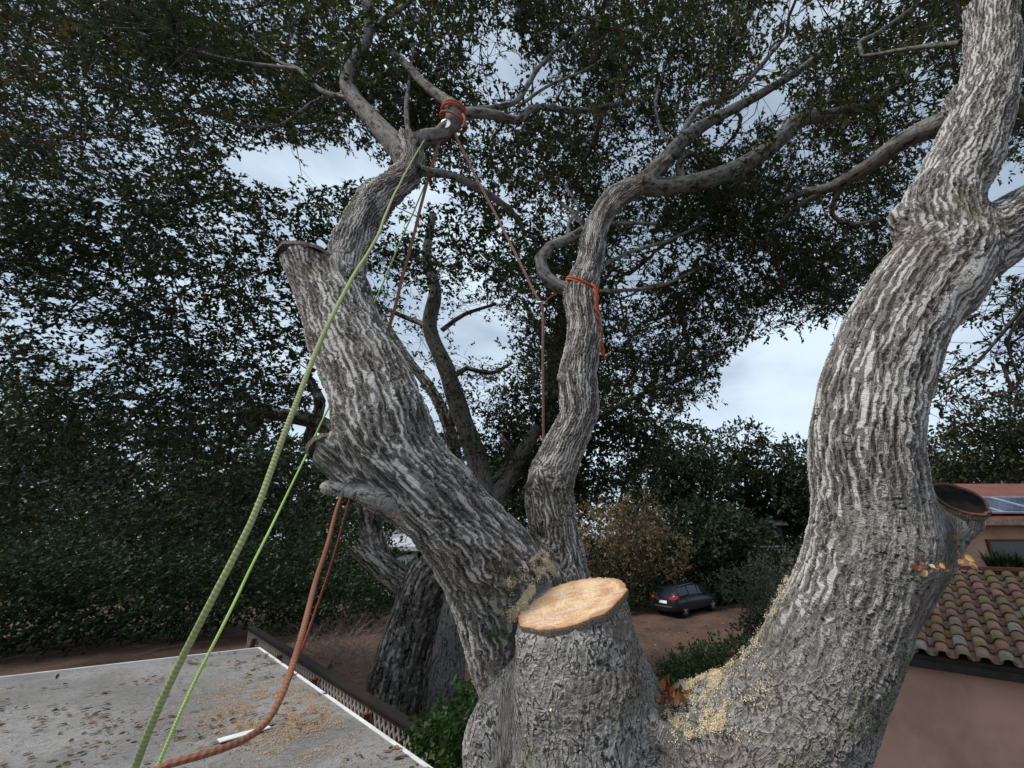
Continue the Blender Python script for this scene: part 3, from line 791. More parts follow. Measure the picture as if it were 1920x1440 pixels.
# ---- upper branches of the oak
skA = []
def oak_branch(rows, sides=10, mat='bark_branch', keep=skA, parent=None):
    o, c = branch_tube('branch', pxr(rows), M[mat], parent or oak, sides)
    if keep is not None: keep += [p for p in c[::2, :3]]
    return o
branch_tube('peg', pxr([(800, 985, 2.12, 60), (755, 952, 2.02, 56), (700, 926, 1.94, 44), (660, 916, 1.92, 34), (632, 914, 1.91, 28), (614, 914, 1.905, 26), (606, 914, 1.903, 17), (603, 914, 1.902, 3)]), M['bark'], oak, 24, .012, .10, None, .8)
branch_tube('peg', pxr([(1082, 730, 2.98, 34), (1060, 714, 2.92, 22), (1050, 706, 2.9, 17), (1046, 702, 2.9, 3)]), M['bark'], oak, 16, .012, .08, None, .8)
oak_branch([(766, 336, 3.0, 40), (760, 300, 3.1, 46), (740, 270, 3.18, 40), (704, 230, 3.3, 33), (660, 178, 3.45, 29), (651, 142, 3.52, 26), (676, 98, 3.65, 25), (692, 52, 3.8, 22), (684, -20, 4.0, 20), (664, -130, 4.4, 16)], 14)
oak_branch([(690, 62, 3.78, 18), (716, 38, 3.88, 14), (768, 2, 4.1, 12), (830, -70, 4.4, 10)])
oak_branch([(762, 330, 3.0, 34), (784, 264, 3.14, 38), (826, 254, 3.2, 36), (848, 232, 3.24, 36), (853, 206, 3.3, 32), (832, 186, 3.4, 21), (798, 160, 3.5, 18), (752, 112, 3.7, 14), (720, 92, 3.9, 10)], 14)
oak_branch([(850, 220, 3.27, 30), (885, 212, 3.36, 24), (930, 216, 3.5, 20), (970, 226, 3.6, 18), (1005, 202, 3.8, 15), (1090, 207, 4.2, 11), (1180, 190, 4.8, 8)])
oak_branch([(868, 208, 3.33, 16), (925, 202, 3.5, 12), (968, 190, 3.65, 12), (990, 158, 3.8, 11), (1014, 122, 4.0, 9), (1062, 78, 4.4, 7), (1130, 40, 4.9, 5)])
oak_branch([(972, 200, 3.65, 7), (1030, 160, 3.95, 6), (1100, 130, 4.3, 5), (1160, 90, 4.8, 4)], 6)
oak_branch([(788, 320, 3.03, 24), (812, 324, 3.08, 19), (850, 330, 3.2, 16), (905, 358, 3.45, 14), (960, 398, 3.8, 11), (985, 440, 4.2, 8)])
oak_branch([(770, 280, 3.15, 12), (762, 210, 3.4, 10), (768, 150, 3.65, 8), (776, 90, 4.0, 6)], 7)
oak_branch([(655, 186, 3.42, 12), (600, 168, 3.6, 9), (560, 130, 3.85, 8), (515, 112, 4.2, 6), (440, 60, 4.8, 5)], 7)
oak_branch([(660, 172, 3.46, 9), (590, 190, 3.7, 7), (520, 235, 4.1, 6), (440, 230, 4.6, 5), (300, 180, 5.2, 4)], 6)
oak_branch([(1200, 345, 3.78, 42), (1250, 350, 3.9, 36), (1330, 335, 4.05, 34), (1400, 306, 4.25, 32), (1450, 272, 4.4, 30), (1500, 226, 4.65, 28), (1560, 214, 4.9, 22), (1640, 190, 5.4, 16), (1720, 120, 6.2, 10)], 12)
oak_branch([(1240, 308, 3.92, 30), (1282, 262, 4.1, 26), (1330, 228, 4.25, 22), (1372, 206, 4.4, 19), (1440, 168, 4.75, 16), (1520, 116, 5.2, 13), (1600, 40, 5.9, 9), (1660, -30, 6.6, 7)])
oak_branch([(1266, 276, 4.05, 14), (1290, 232, 4.2, 12), (1320, 196, 4.35, 11), (1378, 178, 4.6, 9), (1420, 130, 5.0, 8), (1480, 60, 5.6, 6)], 8)
oak_branch([(1264, 282, 4.02, 10), (1238, 240, 4.2, 8), (1230, 190, 4.5, 7), (1245, 130, 5.0, 5)], 7)
oak_branch([(1372, 204, 4.4, 9), (1390, 222, 4.5, 7), (1376, 255, 4.6, 6), (1340, 290, 4.8, 5)], 6)
oak_branch([(1280, 348, 3.95, 16), (1275, 310, 4.02, 15), (1290, 285, 4.1, 12), (1330, 312, 4.3, 6)], 8)
oak_branch([(1098, 548, 3.22, 30), (1050, 538, 3.2, 26), (1020, 514, 3.22, 25), (1013, 486, 3.27, 24), (1032, 462, 3.32, 22), (1070, 447, 3.4, 19), (1092, 433, 3.5, 18), (1100, 428, 3.6, 15), (1075, 400, 3.8, 9), (1050, 380, 4.0, 7)], 12)
oak_branch([(1066, 446, 3.4, 10), (1068, 415, 3.5, 8), (1085, 390, 3.65, 6), (1060, 350, 4.0, 5)], 6)
oak_branch([(1125, 500, 3.4, 9), (1190, 470, 3.8, 7), (1260, 448, 4.3, 6), (1340, 410, 5.0, 5)], 6)
oak_branch([(1104, 545, 3.25, 8), (1160, 545, 3.7, 7), (1240, 535, 4.3, 6), (1320, 500, 5.0, 5)], 6)
oak_branch([(1130, 420, 3.55, 10), (1180, 418, 3.8, 8), (1230, 420, 4.2, 6)], 6)
oak_branch([(1840, 190, 3.0, 60), (1785, 225, 3.2, 44), (1730, 246, 3.4, 38), (1680, 272, 3.55, 32), (1630, 310, 3.75, 27), (1560, 350, 4.1, 20), (1500, 364, 4.5, 14), (1420, 400, 5.1, 9)], 12)
oak_branch([(1580, 340, 4.0, 14), (1560, 400, 4.3, 11), (1600, 420, 4.5, 8), (1650, 410, 4.7, 6)], 7)
oak_branch([(1570, 345, 4.05, 12), (1500, 385, 4.5, 9), (1440, 440, 5.0, 7)], 7)
oak_branch([(1890, 180, 3.0, 40), (1930, 215, 3.1, 34), (2000, 250, 3.3, 28)], 10)
oak_branch([(1720, 10, 4.4, 9), (1650, 60, 4.2, 9), (1612, 80, 4.1, 9), (1615, 105, 4.1, 9), (1700, 92, 3.8, 9), (1800, 80, 3.4, 12)], 7)
oak_branch([(1880, 250, 3.0, 20), (1850, 300, 3.3, 16), (1790, 350, 3.8, 10), (1700, 360, 4.4, 7)], 7)
oak_branch([(2000, 400, 3.0, 22), (1960, 520, 3.3, 14), (1900, 600, 3.6, 9), (1830, 680, 3.9, 6), (1770, 720, 4.2, 4)], 7)
oak_branch([(1940, 560, 3.4, 9), (1890, 640, 3.7, 7), (1910, 720, 3.9, 5), (1860, 745, 4.1, 4)], 6)
# limbs reaching left of the photograph's edge
oak_branch([(560, 130, 3.85, 9), (420, 110, 4.4, 8), (250, 60, 5.2, 7), (80, 20, 6.0, 5)], 7)

WIN_A = [(560, 312, 135, 42, .96), (925, 118, 62, 80, .7), (1432, 196, 62, 42, .8), (1368, 240, 52, 42, .7), (1500, 8, 62, 36, .8), (1165, 265, 70, 26, .35), (1640, 2, 60, 24, .5),
         (1450, 70, 60, 40, .35), (475, 165, 36, 26, .6), (1000, 150, 60, 50, .35), (1320, 205, 40, 40, .4), (960, 410, 40, 24, .6), (200, 300, 120, 40, .6), (1000, 420, 50, 20, .4)]
TOP = [[(-80, -90), (1990, -90), (1990, 300), (1720, 330), (1400, 320), (1000, 345), (800, 330), (690, 290), (560, 262), (440, 285), (-80, 300)]]
canopy(oak, TOP, 220, (3.7, 5.2), skA, M['oak_leaf'], WIN_A, leaf=.05, nspray=25, nleaf=10, brad=(.28, .55))
canopy(oak, TOP, 520, (5.2, 8.5), skA, M['oak_leaf'], WIN_A, leaf=.062, nspray=26, nleaf=10, simple=True, brad=(.32, .62))
WIN_C = [(1180, 500, 60, 60, .35), (1250, 470, 110, 35, .35), (1560, 385, 70, 40, .5), (1150, 590, 40, 60, .4), (1500, 740, 150, 110, 1.0), (1420, 700, 60, 60, 1.0), (960, 410, 40, 24, .6), (1050, 400, 40, 40, .3)]
canopy(oak, [[(1000, 345), (1400, 322), (1720, 330), (1690, 430), (1640, 520), (1570, 580), (1470, 610), (1390, 628), (1340, 700), (1290, 745), (1130, 760), (1010, 700)]], 400, (4.6, 8.5), skA, M['oak_leaf'], WIN_C, leaf=.06, nspray=25, nleaf=10, simple=True, brad=(.32, .62), flat=.36)
canopy(oak, [[(1745, 640), (1850, 560), (1990, 470), (1990, 740), (1900, 745), (1740, 765)]], 26, (3.6, 5.2), skA, M['oak_leaf'], [], leaf=.058, nspray=16, nleaf=8, thin=.25)

# ================================================================== the trees behind
skB = []
def make_tree(name, label, loc, limbs_rows, mat='bark_dark', group=None):
    t = empty(name, loc); tag(t, label, 'tree', group)
    return t
def limb_of(tree, rows, name='branch', sides=12, mat='bark_dark', keep=skB, step=.2):
    o, c = branch_tube(name, pxr(rows), M[mat], tree, sides, step)
    if keep is not None: keep += [p for p in c[::2, :3]]
    return o
dark_oak = empty('oak_tree', G(735, 1352)); tag(dark_oak, 'thick dark furrowed oak behind the lattice fence, forking low', 'tree')
limb_of(dark_oak, [(722, 1392, 9.0, 150), (738, 1330, 9.1, 122), (757, 1235, 9.25, 108), (782, 1150, 9.4, 94), (802, 1092, 9.5, 98), (822, 1050, 9.6, 80)], 'trunk', 28, step=.12)
limb_of(dark_oak, [(795, 1110, 9.45, 60), (760, 1092, 9.35, 56), (720, 1062, 9.25, 52), (695, 1040, 9.2, 52), (668, 1018, 9.15, 46)], 'branch', 18)
limb_of(dark_oak, [(722, 1072, 9.3, 44), (704, 1024, 9.3, 44), (692, 970, 9.3, 44), (686, 930, 9.35, 42), (660, 860, 9.5, 38), (610, 800, 9.8, 34), (540, 780, 10.2, 26), (450, 770, 10.8, 18)], 'branch', 16)
limb_of(dark_oak, [(690, 940, 9.35, 34), (640, 880, 9.5, 30), (580, 830, 9.8, 24), (600, 760, 10.0, 22), (580, 710, 10.2, 16)], 'branch', 12)
limb_of(dark_oak, [(812, 1070, 9.55, 72), (850, 1020, 9.6, 58), (905, 940, 9.7, 46), (893, 860, 9.7, 40), (862, 770, 9.7, 36), (836, 690, 9.7, 31), (806, 615, 9.8, 28), (816, 545, 9.9, 24), (800, 480, 10.1, 18), (812, 400, 10.4, 14)], 'branch', 16, mat='bark_branch', step=.14)
limb_of(dark_oak, [(905, 930, 9.75, 30), (930, 900, 9.8, 22), (960, 860, 9.9, 16), (940, 820, 10.1, 10)], 'branch', 10)
limb_of(dark_oak, [(850, 705, 9.7, 12), (875, 690, 9.7, 10), (920, 700, 9.9, 8), (960, 680, 10.2, 6)], 'branch', 7)
limb_of(dark_oak, [(812, 615, 9.8, 12), (760, 595, 10, 9), (715, 575, 10.3, 7)], 'branch', 7)
limb_of(dark_oak, [(828, 620, 9.8, 10), (870, 590, 10, 8), (930, 570, 10.4, 6)], 'branch', 7)
second = empty('oak_tree', G(862, 1300)); tag(second, 'dark leaning trunk seen between the main limb and the forked oak', 'tree')
skS = []
limb_of(second, [(890, 1180, 12.4, 40), (868, 960, 12.6, 32), (854, 860, 12.6, 27), (838, 790, 12.6, 23), (808, 730, 12.7, 20), (770, 680, 12.8, 17), (730, 620, 13.0, 16), (700, 560, 13.3, 10)], 'trunk', 12, keep=skS)
limb_of(second, [(845, 800, 12.6, 18), (850, 720, 12.7, 14), (820, 660, 12.9, 10)], 'branch', 8, keep=skS)
slim = empty('oak_tree', G(832, 1368)); tag(slim, 'slim grey trunk beside the thick dark oak behind the fence', 'tree')
skL = []
limb_of(slim, [(822, 1400, 8.5, 96), (830, 1350, 8.55, 70), (842, 1240, 8.75, 62), (856, 1140, 8.95, 54), (868, 1060, 9.2, 48), (900, 980, 9.5, 40), (960, 880, 10.0, 30), (1010, 800, 10.4, 22)], 'trunk', 18, mat='bark_branch', keep=skL, step=.12)
middle = empty('oak_tree', G(1065, 1250)); tag(middle, 'dark oak behind the thin centre limb, its trunk forking upward', 'tree')
skM = []
limb_of(middle, [(1065, 1210, 10.6, 40), (1055, 980, 11, 36), (1040, 830, 11, 34), (1030, 740, 11, 30), (1046, 660, 11, 26), (1054, 600, 11, 22), (1060, 520, 11.2, 16), (1080, 440, 11.6, 10)], 'trunk', 12, keep=skM)
limb_of(middle, [(1040, 670, 11, 16), (1010, 620, 11.1, 12), (980, 560, 11.4, 8)], 'branch', 8, keep=skM)
limb_of(middle, [(1050, 640, 11, 18), (1085, 600, 11, 14), (1130, 560, 11.3, 9)], 'branch', 8, keep=skM)
limb_of(middle, [(1045, 830, 11, 16), (1110, 790, 11.2, 12), (1200, 740, 11.6, 9), (1300, 700, 12, 6)], 'branch', 8, keep=skM)

WIN_B = [(860, 560, 60, 60, .45), (915, 640, 70, 60, .55), (760, 590, 40, 50, .4), (560, 312, 135, 46, .96), (612, 735, 26, 40, .9), (550, 790, 50, 30, .45), (480, 840, 40, 25, .6), (700, 520, 24, 30, .8), (900, 780, 40, 40, .3), (250, 820, 90, 40, .3)]
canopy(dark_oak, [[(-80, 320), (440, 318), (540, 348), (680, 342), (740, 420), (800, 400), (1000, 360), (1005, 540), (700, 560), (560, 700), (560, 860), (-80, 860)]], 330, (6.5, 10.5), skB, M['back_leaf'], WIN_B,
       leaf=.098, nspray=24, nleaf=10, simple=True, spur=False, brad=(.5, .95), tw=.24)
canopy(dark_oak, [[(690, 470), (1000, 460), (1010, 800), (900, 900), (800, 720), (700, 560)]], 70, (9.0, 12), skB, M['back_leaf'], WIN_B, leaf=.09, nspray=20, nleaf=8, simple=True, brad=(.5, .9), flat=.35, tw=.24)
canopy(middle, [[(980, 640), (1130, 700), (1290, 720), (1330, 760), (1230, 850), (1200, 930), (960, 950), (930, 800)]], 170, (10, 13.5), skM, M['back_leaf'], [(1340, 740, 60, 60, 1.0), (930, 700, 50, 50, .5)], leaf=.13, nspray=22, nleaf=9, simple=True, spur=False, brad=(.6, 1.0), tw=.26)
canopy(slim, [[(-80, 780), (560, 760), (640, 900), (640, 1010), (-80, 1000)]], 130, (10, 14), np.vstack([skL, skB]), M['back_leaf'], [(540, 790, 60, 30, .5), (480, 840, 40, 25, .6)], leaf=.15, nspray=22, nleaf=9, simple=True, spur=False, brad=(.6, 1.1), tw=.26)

# ================================================================== far trees, hedges, shrubs
def lobe(px, py, d, wpx, hpx, deep=1.0):
    p = P(px, py, d); return (*p, wpx / 2 * d / FPX, wpx / 2 * d / FPX * deep, hpx / 2 * d / FPX)
def far_tree(name, label, lobes, leaf, mat, count, base, trunk_px=None, cat='tree', group=None, **kw):
    c = np.mean([l[:3] for l in lobes], 0)
    t = empty(name, (base[0], base[1], 0)); tag(t, label, cat, group)
    foliage_blob(t, lobes, leaf, M[mat], count, **kw)
    if trunk_px:
        top = c.copy()
        r = trunk_px
        branch_tube('trunk', [(base[0], base[1], -.1, r * 1.2), (base[0] * .7 + top[0] * .3 + .1, base[1] * .7 + top[1] * .3, top[2] * .4, r), (top[0], top[1], top[2], r * .6)], M['bark_dark'], t, 8, .4)
        for l in lobes:
            branch_tube('branch', [(*(base * .35 + top * .65 + np.array([0, 0, .0]))[:2], top[2] * .62, r * .5), (*((np.array(l[:3]) + top) / 2), r * .35), (*l[:3], r * .15)], M['bark_dark'], t, 5, .6)
    return t
def base_of(px, d): p = P(px, 1000, d); return np.array([p[0], p[1], 0.0])
FT = 'trees beyond the car'
far_tree('pine_tree', 'tall dark tree with an umbrella-like top at the sky gap', [lobe(1392, 826, 36, 84, 50), lobe(1345, 870, 36, 140, 60), lobe(1435, 870, 36, 120, 50), lobe(1370, 915, 36, 200, 70), lobe(1450, 945, 36, 130, 80), lobe(1400, 985, 36.5, 220, 90)], .42, 'conifer_leaf', 16000, base_of(1390, 36), .3, group=FT, upbias=.8, tw=.9)
far_tree('oak_tree', 'dark rounded tree left of the umbrella-topped one', [lobe(1275, 845, 32, 120, 80), lobe(1235, 900, 32, 120, 100), lobe(1300, 915, 32, 150, 90), lobe(1255, 985, 32, 190, 120)], .40, 'far_leaf', 14000, base_of(1260, 32), .3, group=FT, tw=.9)
far_tree('oak_tree', 'low dark tree against the right limb, below the open sky', [lobe(1500, 865, 33, 90, 60), lobe(1470, 930, 33, 130, 80), lobe(1530, 925, 33, 130, 110), lobe(1500, 1000, 33, 160, 90)], .40, 'far_leaf', 11000, base_of(1500, 33), .28, group=FT, tw=.9)
far_tree('oak_tree', 'dark tree closing the view above the parked car', [lobe(1310, 1000, 27, 170, 100), lobe(1375, 1020, 27, 140, 100), lobe(1260, 1040, 27, 100, 120), lobe(1320, 1075, 27, 190, 80)], .34, 'far_leaf', 13000, base_of(1310, 27), .25, group=FT, tw=.8)
far_tree('oak_tree', 'bushy evergreen rising behind the solar roof at the right edge', [lobe(1890, 795, 19, 170, 80), lobe(1830, 850, 19, 130, 80), lobe(1930, 870, 19, 190, 130), lobe(1860, 915, 19, 190, 80), lobe(1990, 800, 19, 160, 150)], .24, 'conifer_leaf', 16000, base_of(1880, 19), .25, upbias=.75)
far_tree('oak_tree', 'dark low tree between right limb and the bushy evergreen', [lobe(1750, 862, 24, 90, 80), lobe(1790, 920, 24, 150, 90), lobe(1720, 930, 24, 130, 120), lobe(1750, 980, 24, 200, 90)], .3, 'far_leaf', 9000, base_of(1765, 24), .22)
LFT = ['leftmost far tree, beyond the roof corner', 'second far tree from the left edge', 'third far tree from the left edge', 'far tree behind the leftmost bushes', 'far tree behind the green ropes', 'far tree behind the brown rope', 'far tree beside the white house', 'far tree behind the slim back trunk', 'far tree behind the stump']
for i, px in enumerate(range(-160, 1100, 150)):
    far_tree('oak_tree', 'dark ' + LFT[i], [lobe(px + 40 * math.sin(i * 2.1), 930 + 20 * math.cos(i * 3.7), 36, 200, 130), lobe(px + 60, 1000, 36, 210, 130), lobe(px - 40, 865 + 15 * (i % 3), 37, 150, 110)], .55, 'far_leaf', 5500, base_of(px, 36), .3, group='far trees at left', tw=1.2)
RFT = ['far skyline tree just right of the open sky', 'far skyline tree hidden mostly by the right limb', 'far skyline tree left of the solar roof', 'far skyline tree above the solar roof']
for i, px in enumerate(range(1560, 2000, 140)):
    far_tree('oak_tree', 'dark ' + RFT[i], [lobe(px, 935, 44, 180, 110), lobe(px + 30, 990, 44, 190, 100)], .6, 'far_leaf', 4500, base_of(px, 44), .3, group='far trees at right', tw=1.2)
# shaded bushes behind the fence, seen at left
for i, (px, py, d, w, h, lab) in enumerate([(470, 1045, 18, 240, 210, 'dark evergreen bush behind the green ropes'), (625, 1050, 19, 200, 190, 'dark bush behind the brown hanging rope'),
        (310, 1045, 17, 240, 240, 'dark bush beyond the corner of the flat roof'), (120, 1060, 16, 280, 270, 'dark bush at the far left of the roof'), (-100, 1080, 14, 260, 300, 'dark bush outside the left edge'),
        (905, 1105, 21, 130, 90, 'small dark bush between the two back trunks'), (770, 1095, 24, 190, 60, 'dark low bush below the white house'), (1010, 1090, 22, 150, 110, 'dark bush behind the foot of the thin centre limb')]):
    far_tree('bush', lab, [lobe(px, py, d, w, h), lobe(px - w * .3, py + h * .2, d * .98, w * .6, h * .7), lobe(px + w * .3, py + h * .25, d * .97, w * .6, h * .6), lobe(px, py + h * .33, d * .97, w, h * .4)], .18, 'hedge_leaf', 9000 if w > 180 else 5000, base_of(px, d), None, 'bush', nleaf=8)
for px, lab in ((-60, 'long dark hedge beyond the left bushes'), (260, 'dark hedge behind the roof corner bushes'), (560, 'dark hedge closing the ground behind the ropes'), (960, 'dark hedge behind the back trunks and the stump')):
    far_tree('hedge', lab, [lobe(px + q, 1075 + 6 * math.sin(q), 28, 130, 110) for q in (-130, -45, 45, 130)], .34, 'hedge_leaf', 5000, base_of(px, 28), None, 'hedge', tw=.6)
# russet and green weeping shrub, hedge and plants by the drive
far_tree('shrub', 'tall rounded shrub with russet drying top and green skirt', [lobe(1195, 985, 23, 90, 120), lobe(1165, 1020, 23.2, 110, 130), lobe(1240, 1035, 23, 90, 80), lobe(1120, 1010, 24, 110, 150)], .19, 'russet_leaf', 13000, base_of(1190, 23), None, 'shrub', nleaf=8, droop=.6, wl=.4)
far_tree('shrub', 'broad dark green shrub at the foot of the russet one', [lobe(1145, 1085, 23, 140, 100), lobe(1215, 1075, 23, 110, 80), lobe(1105, 1080, 23, 90, 120), lobe(1160, 1115, 22.8, 130, 40)], .16, 'hedge_leaf', 11000, base_of(1160, 23), None, 'shrub', nleaf=8)
far_tree('hedge', 'clipped green hedge right of the parked car', [lobe(1420, 1075, 26, 120, 70), lobe(1350, 1090, 26, 90, 80), lobe(1490, 1075, 26, 100, 80)], .2, 'hedge_leaf', 8000, base_of(1420, 26), None, 'hedge', upbias=.8)
far_tree('shrub', 'grey-green narrow-leaved shrub in front of the car bonnet', [lobe(1415, 1098, 13, 100, 50), lobe(1465, 1090, 13, 90, 80), lobe(1450, 1140, 12.5, 80, 60)], .17, 'grey_leaf', 4200, base_of(1430, 13), None, 'shrub', nleaf=7, wl=.2, upbias=.4, simple=True)
far_tree('shrub', 'greyish low shrub growing beside the brown drive', [lobe(1420, 1195, 11, 70, 70), lobe(1450, 1205, 10.5, 100, 100), lobe(1490, 1180, 10, 80, 110)], .09, 'hedge_leaf', 6000, base_of(1400, 11), None, 'shrub', nleaf=7)
far_tree('shrub', 'low green shrub showing in the gap between stump and right limb', [lobe(1300, 1262, 8.2, 100, 60), lobe(1350, 1252, 8.2, 90, 70), lobe(1265, 1285, 8.0, 80, 60), lobe(1390, 1260, 8.0, 90, 90), lobe(1320, 1300, 8.0, 170, 50)], .08, 'mid_green_leaf', 9000, base_of(1320, 8.2), None, 'shrub', nleaf=7, upbias=.4)
far_tree('plant', 'bright green leafy plant climbing over the fence beside the trunk', [lobe(850, 1375, 4.1, 100, 60), lobe(890, 1340, 4.3, 50, 80), lobe(820, 1395, 4.0, 70, 40), lobe(880, 1420, 3.9, 90, 60)], .075, 'green_leaf', 1500, base_of(850, 4.1), None, 'plant', nleaf=6, simple=False, upbias=.5)
# strap leaves
def strap_plant(name, label, base, n, ln, mat, wd=.012, spread=.6, parent=None, curl=.5):
    base = np.asarray(base, float); V = []; F = []; R = []
    for i in range(n):
        a = random.uniform(0, 2 * math.pi); s_ = random.uniform(.15, 1) * spread; l = ln * random.uniform(.6, 1.15)
        b = base + np.array([random.gauss(0, ln * .1), random.gauss(0, ln * .1), 0])
        pr = []; K = 6
        for k in range(K):
            t = k / (K - 1); out = s_ * t * l * (.6 + curl * t); z = l * (t - curl * s_ * t * t)
            pr.append(b + np.array([math.cos(a) * out, math.sin(a) * out, z]))
        sdv = np.array([-math.sin(a), math.cos(a), 0]); b0 = len(V)
        for k, p in enumerate(pr):
            w = wd * (1 - (k / (K - 1)) ** 2) + .001
            V += [p - sdv * w, p + sdv * w]
        for k in range(K - 1): F.append((b0 + 2*k, b0 + 2*k + 1, b0 + 2*k + 3, b0 + 2*k + 2)); R.append(random.random())
    o = big_mesh(name, V, F, M[mat], parent, True, {'rnd': ('FACE', 'FLOAT', R)})
    if label: tag(o, label, 'plant')
    return o
strap_plant('grass_clump', 'tuft of arching grass blades at the edge of the drive', G(1345, 1262), 60, .9, 'grey_leaf', .012, .9)

# ================================================================== buildings
def stucco(name, c):
    m, t, b = new_mat(name); o = objco(t)
    n1 = noise(t, o, 1.3, 4); n2 = noise(t, o, 60, 5, .6)
    k = mixc(t, mapr(t, n1, .35, .68), tuple(x * .8 for x in c), tuple(min(1, x * 1.12) for x in c))
    t.links.new(mixc(t, mapr(t, n2, .3, .7, 0, .25), k, tuple(x * .7 for x in c)), b.inputs['Base Color'])
    b.inputs['Roughness'].default_value = .92; bump(t, b, n2, .35, .006)
    return m
M['stucco'] = stucco('pink_stucco', (0.60, 0.365, 0.285))
M['dark_wood'] = plain('dark_brown_wood', (0.028, 0.02, 0.016), .8)
M['red_wood'] = plain('red_brown_wood', (0.15, 0.055, 0.038), .75, .1, 4)
M['lattice'] = plain('weathered_lattice_wood', (0.34, 0.30, 0.26), .9, .2, 25)
M['gutter'] = plain('dark_metal_gutter', (0.03, 0.026, 0.024), .5)
M['white_paint'] = plain('white_paint', (0.8, 0.8, 0.79), .6, .06)
M['black'] = plain('black_rubber', (0.012, 0.012, 0.013), .7)
M['concrete'] = plain('pale_concrete', (0.36, 0.34, 0.32), .9, .15, 14)
def glass_mat(name, c=(0.02, 0.024, 0.028)):
    m, t, b = new_mat(name); b.inputs['Base Color'].default_value = (*c, 1); b.inputs['Roughness'].default_value = .07; b.inputs['Specular IOR Level'].default_value = .6
    n = noise(t, objco(t), 3, 2); bump(t, b, n, .03, .01); return m
M['glass'] = glass_mat('dark_window_glass')

# ---- flat roof the camera stands on
RZ = H - 1.2
def roof_material():
    m, t, b = new_mat('grey_mineral_roofing'); o = objco(t)
    n1 = noise(t, o, 1.6, 5, .6); n2 = noise(t, o, 26, 5, .65); n3 = noise(t, o, 160, 3, .6)
    c = mixc(t, mapr(t, n1, .35, .65), (0.25, 0.245, 0.24), (0.40, 0.395, 0.385))
    c = mixc(t, mapr(t, n2, .46, .68, 0, .7), c, (0.17, 0.135, 0.10))
    c = mixc(t, mapr(t, n3, .35, .65), mixc(t, .65, c, (0.09, 0.085, 0.08)), c)
    t.links.new(c, b.inputs['Base Color']); b.inputs['Roughness'].default_value = .95; bump(t, b, math_(t, 'ADD', n3, n2), .7, .006)
    return m
A_ = G(485, 1215, RZ); B_ = G(803, 1441, RZ)
ed = unit((B_ - A_)[:2]); en = np.array([ed[1], -ed[0]])
if np.dot(en, A_[:2]) > 0: en = -en                       # towards the building, away from the tree
Lc = G(450, 1219, RZ); bd = unit((Lc - A_)[:2])
c1_ = A_[:2]; c2_ = A_[:2] + ed * 11.0; c3_ = c2_ + en * 9; c4_ = c1_ + bd * 9
roofb = empty('low_building', (*((c1_ + c3_) / 2), 0)); tag(roofb, 'low building whose grey leaf-strewn flat roof fills the lower left', 'building')
cor = [c1_, c4_, c3_, c2_]
def prism(name, pts, z0, z1, mat, parent):
    n = len(pts)
    ar = sum(pts[i][0] * pts[(i+1) % n][1] - pts[(i+1) % n][0] * pts[i][1] for i in range(n))
    if ar < 0: pts = pts[::-1]
    v = [(*p[:2], z0) for p in pts] + [(*p[:2], z1) for p in pts]
    f = [tuple(range(n - 1, -1, -1)), tuple(range(n, 2 * n))] + [(i, (i+1) % n, n + (i+1) % n, n + i) for i in range(n)]
    return mesh(name, v, f, mat, parent)
# roofing in three laid sheets with lapped seams
u2 = unit(c4_ - c1_)
prism('roof_deck', cor, RZ - .12, RZ, roof_material(), roofb)
ctr = (c1_ + c3_) / 2
prism('wall', [ctr + (p - ctr) * .94 for p in cor], 0, RZ - .121, M['stucco'], roofb)
def edge_strip(name, p, q, w, z0, z1, inward, mat, parent):
    p = np.asarray(p); q = np.asarray(q); return prism(name, [p, q, q + inward * w, p + inward * w], z0, z1, mat, parent)
edge_strip('drip_edge', c1_ + ed * .0 - en * .012, c2_ - en * .012, .018, RZ - .09, RZ + .007, en, M['white_paint'], roofb)
inn = unit(ctr - (c1_ + c4_) / 2); perp = np.array([-bd[1], bd[0]]);  perp = perp if np.dot(perp, ctr - c1_) > 0 else -perp
edge_strip('drip_edge', c1_ - perp * .012, c4_ - perp * .012, .018, RZ - .09, RZ + .0065, perp, M['white_paint'], roofb)
# fallen leaves, sawdust on the roof
def on_roof(n, polyw=None):
    out = []
    while len(out) < n:
        a, b = random.random() * 7.0, random.random() * 4.5
        p = c1_ + ed * a + en * b
        if np.dot(p - c1_, perp) > .02: out.append((*p, RZ))
    return np.array(out)
n = 5200
c = on_roof(n); keepw = vnoise(c * 2.1) + .6 * vnoise(c * 6) > -.15; c = c[keepw]; n = len(c)
o = leaf_object('fallen_leaves', c + np.array([0, 0, .006]) + rng.random((n, 1)) * [0, 0, .008], rand_dir(n) * [1, 1, .12], np.tile([0, 0, 1.], (n, 1)) + rng.normal(0, .28, (n, 3)), rng.uniform(.02, .058, n), rng.uniform(.012, .03, n), M['dry_leaf'])
tag(o, 'brown and olive fallen leaves scattered over the flat roof', 'leaves', kind='stuff')
n = 9000; c = on_roof(n)
o = leaf_object('leaf_crumbs', c + np.array([0, 0, .005]), rand_dir(n) * [1, 1, .15], np.tile([0, 0, 1.], (n, 1)) + rng.normal(0, .35, (n, 3)), rng.uniform(.004, .014, n), rng.uniform(.003, .009, n), M['dry_leaf'], None, True)
tag(o, 'small dark crumbs and twig bits on the flat roof', 'litter', kind='stuff')
sc_ = G(520, 1335, RZ); n = 26000
g = rng.normal(0, 1, (n, 2)); c = sc_[:2] + (g[:, :1] * ed * .75 + g[:, 1:] * en * .28) * .75
c = np.c_[c, np.full(n, RZ)]; w = (vnoise(c * 7) + .5 * vnoise(c * 19) > -.25) & ((c[:, :2] - c1_) @ en > .04) & ((c[:, :2] - c1_) @ perp > .04); c = c[w]; n = len(c)
